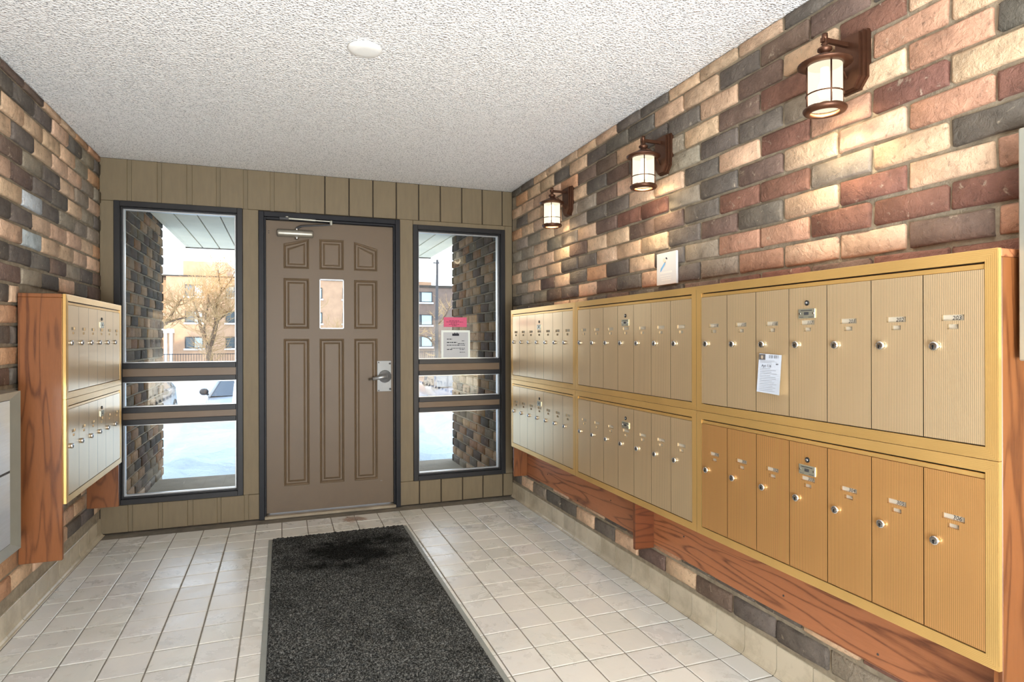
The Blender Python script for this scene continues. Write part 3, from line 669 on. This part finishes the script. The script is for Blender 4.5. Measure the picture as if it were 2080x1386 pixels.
m = MB(); vs, fs = text_geo('Apt 116', .014, .2); m.add([(x - .016, bump_(x - .016, z + .022) - .0004, z + .022) for x, z in vs], fs); m.obj('handwriting', 'ink', t)

# sign on the right wall
t = thing('wall_sign', 'small pale grey sign with a blue bird-like emblem on the brick wall', 'sign', (XR - .0165, 2.428, 1.548), -PI / 2)
m = MB(); m.cbox(-.0775, -.010, -.074, .0775, .0015, .074, .0015); m.obj('sign_board', 'sign', t)
m = MB(); P = lambda pts: m.add([(x, -.0105, z) for x, z in pts], [tuple(range(len(pts)))])
P([(-.048, -.012), (-.040, -.010), (-.008, .020), (-.004, .032), (-.016, .026), (-.044, .002)]); m.cur = 1; P([(-.026, .034), (-.006, .026), (-.002, .036), (-.012, .048), (-.024, .046)]); m.cur = 2; P([(-.006, .048), (.006, .040), (.010, .045), (.002, .052)])
m.obj('emblem', ['blue', 'peach', 'ink'], t)
m = MB()
for a, b, z, hgt in ((-.046, .046, -.022, .008), (-.046, .034, -.036, .004), (-.042, .04, -.046, .004), (-.036, .034, -.056, .006)):
    x = a; r = random.Random(int(z * -1e4))
    while x < b: w_ = r.uniform(.003, .007); m.add([(x, -.0105, z), (x + w_, -.0105, z), (x + w_, -.0105, z + hgt), (x, -.0105, z + hgt)], [(0, 1, 2, 3)]); x += w_ + .0018
m.obj('sign_lettering', 'white', t)

# notices on window 2 (inside face of the glass)
yg = D + .0505
def notice(name, label, x0, x1, z0, z1, mat, marks, edge=None):
    t = thing(name, label, 'notice', ((x0 + x1) / 2, yg, (z0 + z1) / 2)); w2, h2 = (x1 - x0) / 2, (z1 - z0) / 2
    if edge: MB().box(-w2 - .016, -.001, -h2 - .014, w2 + .016, 0, h2 + .016).obj('clear_sleeve', 'tape', t)
    MB().box(-w2, -.0022, -h2, w2, -.001, h2).obj('sheet', mat, t); m = MB()
    for a, b, z, hh in marks: m.add([(a, -.0027, z), (b, -.0027, z), (b, -.0027, z + hh), (a, -.0027, z + hh)], [(0, 1, 2, 3)])
    m.obj('printing', 'ink' if edge else simple('dark_pink_print', (112, 52, 70), .8), t)
def words(a, b, z, hh, r):
    out = []; x = a
    while x < b: w_ = min(r.uniform(.008, .02), b - x); out.append((x, x + w_, z, hh)); x += w_ + .004
    return out
r = random.Random(5)
mk = [(-.028, .026, .068, .018), (-.012, -.004, .086, .006), (.006, .014, .086, .006)]
for a, b, z, hh in ((-.070, -.028, .040, .006), (.046, .072, .028, .004), (-.070, .010, .015, .007), (.015, .072, .006, .005), (-.070, .038, -.006, .006), (.044, .072, -.006, .005), (-.035, .072, -.028, .004), (-.070, -.026, -.038, .006), (.030, .072, -.039, .004), (.030, .072, -.059, .004)): mk += words(a, b, z, hh, r)
notice('window_notice', 'white printed notice in a clear sleeve taped to the right window', 1.1425, 1.337, 1.087, 1.277, 'npaper', mk, True)
mk = words(-.048, .03, .008, .004, r) + words(-.07, .062, -.001, .004, r) + words(-.035, .012, -.010, .004, r) + words(-.05, .03, -.020, .004, r) + words(-.025, .012, -.028, .004, r)
notice('pink_notice', 'small pink paper notice taped above the white notice on the right window', 1.146, 1.327, 1.318, 1.392, 'pink', mk)

# ------------------------------------------------------------------ wall lanterns
AX = .130
def lantern(y, label):
    t = thing('wall_lantern', label, 'wall lamp', (XR - .010, y, 2.0), -PI / 2, 'bronze lanterns along the right wall')
    def pp(h): return [(-.0575 * h, .165), (.0575 * h, .165), (.0575 * h, .02), (.030 * h, -.012), (-.030 * h, -.012), (-.0575 * h, .02)]
    m = MB(); m.prism(pp(1.0), 'y', -.012, .004); m.prism([(x, z * .97 + .003) for x, z in pp(.88)], 'y', -.022, -.012); m.prism([(x, z * .93 + .006) for x, z in pp(.74)], 'y', -.030, -.022); m.obj('back_plate', 'bronze', t)
    c = Matrix.Translation((0, -AX + .010, 0)); yy = -AX + .010
    m = MB(); m.cbox(-.0065, yy - .012, .128, .0065, -.028, .142, .001); m.smooth = True; m.tube([(0, yy + .010, .100), (0, yy + .035, .096), (0, yy + .06, .08), (0, -.031, .03)], .0035, 8); m.obj('arm', 'bronze', t)
    m = MB(); m.smooth = True; m.lathe([(.0, .156), (.009, .155), (.009, .140), (.0075, .139), (.0075, .126), (.011, .124), (.007, .119), (.010, .117), (.021, .110), (.021, .104), (.012, .097), (.009, .093)][::-1], 18, c); m.obj('finial', 'bronze', t)
    m = MB(); m.smooth = True; m.lathe([(.010, .096), (.030, .086), (.072, .066), (.077, .063), (.077, .060), (.066, .055), (.054, .053), (.050, .057), (.010, .075)], 32, c, False); m.obj('cap', 'bronze', t)
    m = MB(); m.smooth = True; m.lathe([(.049, .056), (.049, -.071)], 28, c, False); m.obj('glass_shade', 'lglass', t)
    m = MB(); m.smooth = True; m.lathe([(.050, -.067), (.055, -.069), (.062, -.075), (.0625, -.079), (.058, -.086), (.046, -.089), (.040, -.086), (.044, -.078), (.050, -.072)], 32, c, False); m.obj('bottom_ring', 'bronze', t)
    m = MB(); m.smooth = True; ring = [(0.053 * math.cos(a), yy + 0.053 * math.sin(a), -.032) for a in [2 * PI * i / 24 for i in range(25)]]; m.tube(ring, .0022, 6)
    for a in (PI / 4, 3 * PI / 4, 5 * PI / 4, 7 * PI / 4): m.tube([(.052 * math.cos(a + .3), yy + .052 * math.sin(a + .3), .056), (.052 * math.cos(a + .3), yy + .052 * math.sin(a + .3), -.07)], .0026, 6)
    m.obj('cage', 'bronze', t)
    m = MB(); m.smooth = True; m.lathe([(.0, -.045), (.014, -.04), (.022, -.022), (.019, -.002), (.012, .015), (.012, .05)], 16, c, False); m.obj('bulb', 'bulb', t)
    l = light('lantern_light', 'SPOT', (0, yy, -.03), 22, (1.0, .78, .50), shadow_soft_size=.03, spot_size=math.radians(172), spot_blend=.5); l.parent = t; l.name = 'lantern_light'
lantern(1.44, 'bronze wall lantern nearest the camera, high above the 202 mailbox'); lantern(2.455, 'middle bronze wall lantern, above and right of the grey sign'); lantern(3.484, 'farthest bronze wall lantern, nearest the back wall')

# ceiling disc
t = thing('ceiling_disc', 'round white cover disc on the textured ceiling', 'ceiling fixture', (.307, 2.485, H))
m = MB(); m.smooth = True; m.lathe([(.030, -.020), (.052, -.0185), (.064, -.013), (.067, -.006), (.064, -.004)], 36); m.obj('cover', 'white', t)
MB().lathe([(.052, -.006), (.052, .002)], 24).obj('collar', 'black', t)

# mat
t = thing('entrance_mat', 'long dark grey entrance mat on the tiled floor before the door', 'mat', (.34, 2.55, 0))
X0, X1, Y0, Y1 = -.401, .396, -1.75, 1.497
nx, ny = 118, 470; vs = []; r = random.Random(11)
for j in range(ny + 1):
    for i in range(nx + 1):
        e = 0 if (i in (0, nx) or j in (0, ny)) else 1
        vs.append((X0 + (X1 - X0) * i / nx + r.uniform(-.002, .002) * e, Y0 + (Y1 - Y0) * j / ny + r.uniform(-.002, .002) * e, .0035 + (e * (.004 + r.random() ** 1.5 * .0075))))
fs = [(j * (nx + 1) + i, j * (nx + 1) + i + 1, (j + 1) * (nx + 1) + i + 1, (j + 1) * (nx + 1) + i) for j in range(ny) for i in range(nx)]
m = MB(); m.smooth = True; m.add(vs, fs); o = m.obj('carpet_pile', 'pile', t); o['kind'] = 'stuff'
MB().cbox(X0, Y0, .0, X1, Y1, .0035, .001).obj('backing', 'vinyl', t)
for a, b in ((X0 - .022, X0), (X1, X1 + .022)): MB().cbox(a, Y0, 0, b, Y1, .004, .0015).obj('edge_strip', 'vinyl', t)

# parcel locker, left edge
t = thing('parcel_locker', 'brushed steel parcel locker at the left edge beside the wooden case', 'locker', (XL + .016, 2.4, .4), PI / 2)
dp = .085; x0, x1 = 0.0, .585; z1 = .624; ww = .045
m = MB(); m.box(.003, -dp + .012, .003, x1 - .003, 0, z1 - .003); m.obj('locker_body', 'iron', t)
def bev(m, pts): m.add(pts, [(0, 1, 2, 3)])
fo, fi = -dp - .000, -dp + .012
for q in ([(x0, fo, 0), (x1, fo, 0), (x1 - .07, fi, .036), (x0 + .07, fi, .036)], [(x1, fo, 0), (x1, fo, z1), (x1 - .07, fi, z1 - .03), (x1 - .07, fi, .036)], [(x1, fo, z1), (x0, fo, z1), (x0 + .07, fi, z1 - .03), (x1 - .07, fi, z1 - .03)], [(x0, fo, z1), (x0, fo, 0), (x0 + .07, fi, .036), (x0 + .07, fi, z1 - .03)]):
    m = MB(); bev(m, q); e = [(p[0], 0, p[2]) for p in q[:2]]; m.add([q[0], q[1], e[1], e[0]], [(3, 2, 1, 0)]); m.obj('frame_rail', 'alu', t)
for a, b in ((.038, .312), (.321, z1 - .032)):
    d = MB().cbox(.073, fi - .002, a, x1 - .073, fi + .004, b, .001).obj('locker_door', 'steel', t)
    m = MB(); m.lathe([(.010, 0), (.010, .006), (.008, .008)], 14, Matrix.Translation((.10, fi - .002, (a + b) / 2)) @ Ry); m.obj('lock', 'chrome', d)

# directory cabinet, right edge
t = thing('directory_cabinet', 'grey aluminium directory cabinet at the right edge of the brick wall', 'notice board', (XR - .016, .93, 1.17), -PI / 2)
m = MB(); m.box(.004, -.070, .004, .556, 0, .531); m.obj('cabinet_body', 'alu', t)
for q in ((0, 0, .03, .535), (.53, 0, .56, .535), (.03, 0, .53, .03), (.03, .505, .53, .535)):
    m = MB(); m.cbox(q[0], -.082, q[1], q[2], -.060, q[3], .003); m.obj('frame_rail', 'alu', t)
MB().box(.03, -.076, .03, .53, -.071, .505).obj('pane', 'fglass', t)

# ------------------------------------------------------------------ porch
tint = (.50, .43, .32)      # darker tint for the outdoor brick
pf = slab('floor_porch', XL - .3, D + .12, -.25, XR + .3, 6.42, -.05, 'concrete')
for nm, X, sgn, ye in (('wall_porch_left', XL, 1, 6.68), ('wall_porch_right', XR, -1, 6.33)):
    xa, xb_ = (X - .3, X) if sgn > 0 else (X, X + .3)
    wp = slab(nm, xa, D + .12, -.1, xb_, ye - .004, 2.40, 'mortar')
    ph = .0868 if sgn > 0 else .0845
    for k in range(28):
        zc = -.02 + ph * k
        if zc > 2.39: break
        y00 = D + .10 - (.12 if k % 2 else 0)
        lay(wp, X, sgn, zc, [(y00 + .238 * n, y00 + .238 * (n + 1), rcol(MIXP)) for n in range(0, 10)], None, D + .125, ye)
pc = slab('ceiling_porch', XL + .03, D + .12, 2.312, 1.83, 8.02, 2.40, 'dark')
x = XL + .035; k = 0
while x < 1.82:
    b = min(x + .168, 1.825); MB().cbox(x, D + .125, 2.298, b, 7.985, 2.3135, .002).obj('soffit_board', 'soffit', pc); x += .18
MB().box(XL + .03, 7.99, 2.288, 1.83, 8.02, 2.312).obj('fascia', 'dark', pc)

# ground: snow lawn, bank, lower car park
def gz(x, y):
    t = max(0, min(1, (y - 11.6) / 1.6)); t = t * t * (3 - 2 * t)
    near = -.16 + .14 * max(0, min(1, (y - 6.5) / 4.9)) ** 1.3
    return near * (1 - t) + (-1.06) * t
from mathutils import noise as mn
m = MB(); m.smooth = True; xs = [-60, -40, -25, -15] + [-10 + .22 * i for i in range(100)] + [14, 20, 30, 45, 70]; ys = [6.2 + .16 * i for i in range(50)] + [14.6, 15.5, 17, 19, 21, 24, 28, 34, 42, 52, 64, 80, 110]
vs = []
for y in ys:
    for x in xs:
        am = .16 if 7 < y < 11.5 else .05
        z = gz(x, y) + am * mn.noise(Vector((x * .9, y * .9, 0))) + .13 * mn.noise(Vector((x * 1.3, y * 1.9, 3))) + .06 * mn.noise(Vector((x * 6, y * 5, 7)))
        if y < 6.5: z = -.18
        vs.append((x, y, z))
n = len(xs); m.add(vs, [(j * n + i, j * n + i + 1, (j + 1) * n + i + 1, (j + 1) * n + i) for j in range(len(ys) - 1) for i in range(n - 1)])
struct(m.obj('floor_snow', 'snow'))

# ------------------------------------------------------------------ cars
def car(label, x, y, rz, paint, suv=False, low=0):
    gzv = -1.06; t = thing('car', label, 'car', (x, y, gzv), rz)
    Hh = (1.68 if suv else 1.46) - low; L = 4.45; hw = .90; belt = 1.02 if suv else .93
    m = MB(); m.smooth = True; sec = []
    for yy, top, w_, bot in ((0, .62, .62, .32), (.06, .72, .74, .26), (.25, .80, .84, .22), (.9, belt - .07, .89, .22), (1.25, belt, .90, .24), (2.2, belt + .02, .90, .24), (3.4, belt + .04, .90, .24), (4.1, belt + .03, .86, .26), (4.4, belt - .05, .78, .34), (4.45, .7, .70, .42)):
        sec.append([(-w_ * .86, yy, bot), (-w_, yy, bot + .12), (-w_, yy, (bot + top) / 2 + .05), (-w_ * .97, yy, top - .07), (-w_ * .88, yy, top), (0, yy, top + .035), (w_ * .88, yy, top), (w_ * .97, yy, top - .07), (w_, yy, (bot + top) / 2 + .05), (w_, yy, bot + .12), (w_ * .86, yy, bot)])
    k = 11; m.add([p for s_ in sec for p in s_], [(j * k + i, j * k + (i + 1) % k, (j + 1) * k + (i + 1) % k, (j + 1) * k + i) for j in range(len(sec) - 1) for i in range(k)] + [list(range(k))[::-1], [(len(sec) - 1) * k + i for i in range(k)]])
    m.obj('body', paint, t)
    wb_, rb = 1.02, (4.15 if suv else 4.0); r0, r1 = 1.78, (3.85 if suv else 3.2); hb, ht = .80, .62; z0, z1 = belt - .01, Hh - .05
    gl = MB(); gl.add([(-hb, wb_, z0), (hb, wb_, z0), (hb, rb, z0), (-hb, rb, z0), (-ht, r0, z1), (ht, r0, z1), (ht, r1, z1), (-ht, r1, z1)], [(0, 1, 5, 4), (1, 2, 6, 5), (2, 3, 7, 6), (3, 0, 4, 7)]); gl.obj('windows', 'cglass', t)
    m = MB(); m.smooth = True
    for sx2 in (-1, 1):
        m.tube([(sx2 * hb, wb_ - .02, z0), (sx2 * ht, r0 - .02, z1)], .035, 6); m.tube([(sx2 * hb, rb, z0), (sx2 * ht, r1, z1)], .06, 6); m.tube([(sx2 * (hb + .01), 2.45, z0), (sx2 * (ht + .01), 2.5, z1)], .03, 6)
        m.tube([(sx2 * ht, r0, z1), (sx2 * (ht + .005), (r0 + r1) / 2, z1 + .01), (sx2 * ht, r1, z1)], .035, 6); m.tube([(sx2 * (hb + .01), wb_, z0), (sx2 * (hb + .01), rb, z0 + .02)], .018, 6)
    m.obj('pillars', paint, t)
    m = MB(); m.smooth = True; q = [(-ht - .02, r0 - .03, z1), (0, r0 - .06, z1 + .03), (ht + .02, r0 - .03, z1), (-ht - .03, (r0 + r1) / 2, z1 + .03), (0, (r0 + r1) / 2, z1 + .065), (ht + .03, (r0 + r1) / 2, z1 + .03), (-ht - .02, r1, z1), (0, r1 + .02, z1 + .03), (ht + .02, r1, z1)]
    m.add(q, [(0, 1, 4, 3), (1, 2, 5, 4), (3, 4, 7, 6), (4, 5, 8, 7)]); m.obj('roof', paint, t)
    for sx2 in (-1, 1):
        m = MB(); m.smooth = True; m.lathe([(.03, -.10), (.075, -.06), (.085, 0), (.075, .06), (.03, .10)], 10, Matrix.Translation((sx2 * .96, 1.45, belt + .07)) @ Matrix.Rotation(PI / 2, 4, 'Y')); m.tube([(sx2 * .86, 1.42, belt), (sx2 * .98, 1.45, belt + .05)], .03, 6); m.obj('mirror', 'iron', t)
        m = MB(); m.cbox(sx2 * .66 - .13, .02, .60, sx2 * .66 + .13, .28, .76, .03); m.obj('headlamp', 'lamp', t)
        for yy in (.85, 3.55):
            m = MB(); m.smooth = True; Mx = Matrix.Translation((sx2 * .80, yy, .33)) @ Matrix.Rotation(sx2 * PI / 2, 4, 'Y'); m.lathe([(.20, -.10), (.31, -.10), (.33, -.05), (.33, .08), (.31, .115), (.22, .115)], 20, Mx); m.cur = 1; m.lathe([(.21, .118), (.05, .10)], 14, Mx); m.obj('wheel', ['tyre', 'alu'], t)
    m = MB(); m.box(-.45, -.012, .50, .45, .02, .60); m.obj('grille', 'black', t)
    return t
car('silver car seen side-on at the left end of the middle strip of the left window', -3.72, 15.9, 0, 'carA')
car('white car facing the door, windscreen seen through the left window', -.875, 15.6, 0, 'carB', low=.13)
car('grey car parked nose-in, seen through the right window', 4.62, 15.2, 0, 'carC', True, .12)
car('dark car parked far off behind the left window, by the street', -6.2, 40, PI / 2, 'carD')
car('pale blue car parked far off near the big bare tree', 1.2, 42, PI / 2, 'carE')

# ------------------------------------------------------------------ far buildings
def fwin(bld, x0, z0, x1, z1, y, sill=True, split=.5):
    f = MB(); e = .08
    f.box(x0, y - .06, z0, x1, y + .05, z0 + e); f.box(x0, y - .06, z1 - e, x1, y + .05, z1); f.box(x0, y - .06, z0 + e, x0 + e, y + .05, z1 - e); f.box(x1 - e, y - .06, z0 + e, x1, y + .05, z1 - e); xm = x0 + (x1 - x0) * split; f.box(xm - .04, y - .055, z0 + e, xm + .04, y + .05, z1 - e)
    if sill: f.cur = 1; f.box(x0 - .1, y - .2, z0 - .16, x1 + .1, y + .02, z0)
    o = f.obj('window', ['iron', 'white'], bld); o.matrix_parent_inverse = Matrix.Translation(bld.location).inverted()
    p = MB(); p.box(x0 + e, y - .01, z0 + e, xm - .04, y + .02, z1 - e); p.cur = 1; p.box(xm + .04, y - .01, z0 + e, x1 - e, y + .02, z1 - e); q = p.obj('pane', ['fglass', 'curtain'], o)
Yb = 66
bA = thing('apartment_building', 'sunlit orange brick apartment house across the street, behind the bare tree', 'building', (-6, Yb + 6, -1.1))
inv = Matrix.Translation(bA.location).inverted()
def bp(m, name, mat, b): o = m.obj(name, mat, b); o.matrix_parent_inverse = Matrix.Translation(b.location).inverted(); return o
bp(MB().box(-10.3, Yb, -1.1, 9.5, Yb + 12, 7.3), 'wall', 'fb1', bA); bp(MB().box(-16, Yb + 1.6, -1.1, -10.3, Yb + 12, 7.3), 'side_wall', 'fb1', bA)
bp(MB().box(-8.95, Yb + .6, 7.3, -5.1, Yb + 8, 8.85), 'stair_tower', 'fb1', bA); bp(MB().box(-16.1, Yb - .12, 7.3, 9.6, Yb + 12, 7.42), 'parapet_cap', 'dark', bA)
for zz in (.43, 2.9, 5.42):
    for x0, x1 in ((-8.72, -7.15), (-5.2, -3.6), (-1.6, 0), (2.2, 3.8), (5.8, 7.4)): fwin(bA, x0, zz, x1, zz + 1.12, Yb)
    fwin(bA, -12.6, zz, -10.9, zz + 1.2, Yb + 1.6)
bp(MB().box(-12.8, Yb - 1.2, 1.9, -9.6, Yb + 1.6, 2.3), 'entrance_canopy', 'white', bA)
for x in (-10.2, -9.75): bp(MB().box(x - .12, Yb - 1.1, -1.1, x + .12, Yb - .86, 1.9), 'canopy_post', 'white', bA)
bp(MB().box(-12.6, Yb + .2, 3.6, -10.32, Yb + 1.58, 3.75), 'balcony_slab', 'white', bA)
bB = thing('apartment_building', 'grey-brown brick apartment house beyond the right window, in shade', 'building', (17, Yb + 6, -1.1))
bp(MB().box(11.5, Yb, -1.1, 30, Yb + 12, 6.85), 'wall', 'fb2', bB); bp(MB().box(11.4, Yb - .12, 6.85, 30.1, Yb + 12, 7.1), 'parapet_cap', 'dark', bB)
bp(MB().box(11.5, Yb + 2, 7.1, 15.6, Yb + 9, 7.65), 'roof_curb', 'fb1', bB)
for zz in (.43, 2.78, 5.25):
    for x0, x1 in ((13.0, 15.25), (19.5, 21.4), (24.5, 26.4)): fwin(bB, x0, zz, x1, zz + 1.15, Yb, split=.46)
# street fence
t = thing('street_fence', 'low iron railing fence along the street in front of the apartment houses', 'fence', (2, 58, -1.1))
m = MB()
for z in (.35, 1.15): m.box(-18, -.03, z - .03, 20, .03, z + .03)
m.obj('rails', 'iron', t); m = MB()
for i in range(191): m.box(-18 + i * .2 - .015, -.015, 0, -18 + i * .2 + .015, .015, 1.2)
o = m.obj('pickets', 'iron', t); o['kind'] = 'stuff'
# utility pole
t = thing('utility_pole', 'tall grey wooden utility pole seen through the right window', 'pole', (11.9, 50, -1.1))
m = MB(); m.smooth = True; m.tube([(0, 0, 0), (.02, 0, 4.5), (.08, 0, 8.9)], [.15, .13, .10], 8); m.obj('shaft', 'pole', t)
m = MB(); m.box(-.25, -.06, 8.6, .25, .06, 8.68); m.cur = 1
for x in (-.2, .2): m.lathe([(.03, 8.68), (.045, 8.74), (.03, 8.8)], 8, Matrix.Translation((x, 0, 0)))
m.obj('cross_arm', ['pole', 'white'], t)

# trees
def tree(label, base, limbs, seed, twn, spread, sc=1):
    r = random.Random(seed); t = thing('bare_tree', label, 'tree', base); m = MB(); m.smooth = True; tips = []
    for pts, r0, r1 in limbs:
        pts = [tuple(q * sc for q in p) for p in pts]
        n = len(pts); m.tube(pts, [r0 + (r1 - r0) * i / (n - 1) for i in range(n)], 7)
        for i in range(1, n):
            for q in range(2 if i < n - 1 else 4): tips.append(Vector(pts[i - 1]).lerp(Vector(pts[i]), r.uniform(.3, 1)))
    m.obj('trunk', 'bark', t); tw = MB(); tw.smooth = False
    def grow(p, d, ln, rad, lv):
        pts = [p]; q = p.copy(); dd = d.copy()
        for s_ in range(4): dd = (dd + Vector((r.uniform(-.35, .35), r.uniform(-.35, .35), r.uniform(-.2, .35)))).normalized(); q = q + dd * ln / 4; pts.append(q.copy())
        tw.tube(pts, [rad, rad * .85, rad * .7, rad * .55, rad * .35], 3)
        if lv > 0:
            for k in range(3): b = pts[r.randrange(1, 5)]; grow(b, (dd + Vector((r.uniform(-.9, .9), r.uniform(-.9, .9), r.uniform(-.4, .7)))).normalized(), ln * .62, rad * .55, lv - 1)
    for tip in tips:
        for k in range(twn): grow(tip, Vector((r.uniform(-1, 1), r.uniform(-.8, .8), r.uniform(-.2, 1))).normalized(), r.uniform(.6, 1.0) * spread, .035, 2)
    o = tw.obj('twigs', 'twig', t); o['kind'] = 'stuff'; return t
bx0, by0, bz0 = -5.55, 55, -1.06
Pz = lambda *l: [(x - bx0, dy, z - bz0) for x, z, dy in l]
tree('large bare forked tree in front of the sunlit apartment house', (bx0, by0, bz0), [
    (Pz((-5.5, -1.1, 0), (-5.52, -.4, 0), (-5.58, 1.05, 0)), .30, .22), (Pz((-5.58, .9, 0), (-5.9, 1.6, .2), (-6.19, 2.28, .4), (-6.37, 3.1, .5), (-6.6, 3.97, .6), (-6.8, 4.4, .7)), .19, .05),
    (Pz((-5.95, 1.75, .2), (-5.85, 2.4, .0), (-5.75, 3.2, -.3), (-5.5, 4.2, -.4)), .12, .05), (Pz((-5.45, .8, 0), (-5.1, 2.0, -.2), (-4.98, 2.7, -.3), (-5.05, 3.6, -.3), (-4.95, 4.4, -.2), (-4.62, 5.1, 0), (-4.8, 6.1, .2), (-4.9, 6.9, .3)), .20, .05),
    (Pz((-5.05, 3.5, -.3), (-5.5, 4.35, -.6), (-5.6, 5.2, -.8)), .10, .04), (Pz((-4.98, 2.6, -.3), (-4.5, 3.1, -.4), (-4.0, 3.5, -.5)), .07, .03), (Pz((-4.7, 5.0, 0), (-4.0, 6.0, .2), (-3.6, 7.0, .3)), .07, .03)], 3, 4, 1.7)
tree('smaller bare tree leaning in at the left of the left window', (-8.96, 47, -1.06), [([(0, 0, 0), (.2, 0, 2.2), (.9, 0, 3.3), (1.9, .2, 4.0)], .2, .12), ([(1.9, .2, 4.0), (2.4, .2, 5.0), (2.9, .2, 5.8)], .11, .05), ([(1.9, .2, 4.0), (2.8, 0, 4.3), (3.3, 0, 4.4)], .07, .04), ([(1.5, 0, 3.6), (1.4, 0, 4.8), (1.0, 0, 5.8)], .08, .04)], 5, 3, 1.4, .87)
tree('bare tree beside the utility pole, seen through the right window', (12.6, 52, -1.06), [([(0, 0, 0), (-.1, 0, 1.8), (-.2, 0, 3.6), (-.1, 0, 5.0)], .22, .08), ([(-.1, 0, 1.5), (-.9, 0, 2.4), (-2.2, 0, 2.9)], .09, .04), ([(-.2, 0, 3.4), (.6, 0, 4.4), (1.0, 0, 5.2)], .08, .03)], 9, 1, 1.2)
tree('bare tree seen through the small pane of the door', (1.5, 50, -1.06), [([(0, 0, 0), (.1, 0, 1.6), (.3, 0, 3.2), (.2, 0, 5.2)], .22, .08), ([(.1, 0, 1.6), (1.4, 0, 2.4), (3.0, 0, 2.8)], .10, .04), ([(.3, 0, 3.2), (-.9, 0, 4.3), (-1.3, 0, 5.2)], .10, .04)], 12, 2, 1.4)
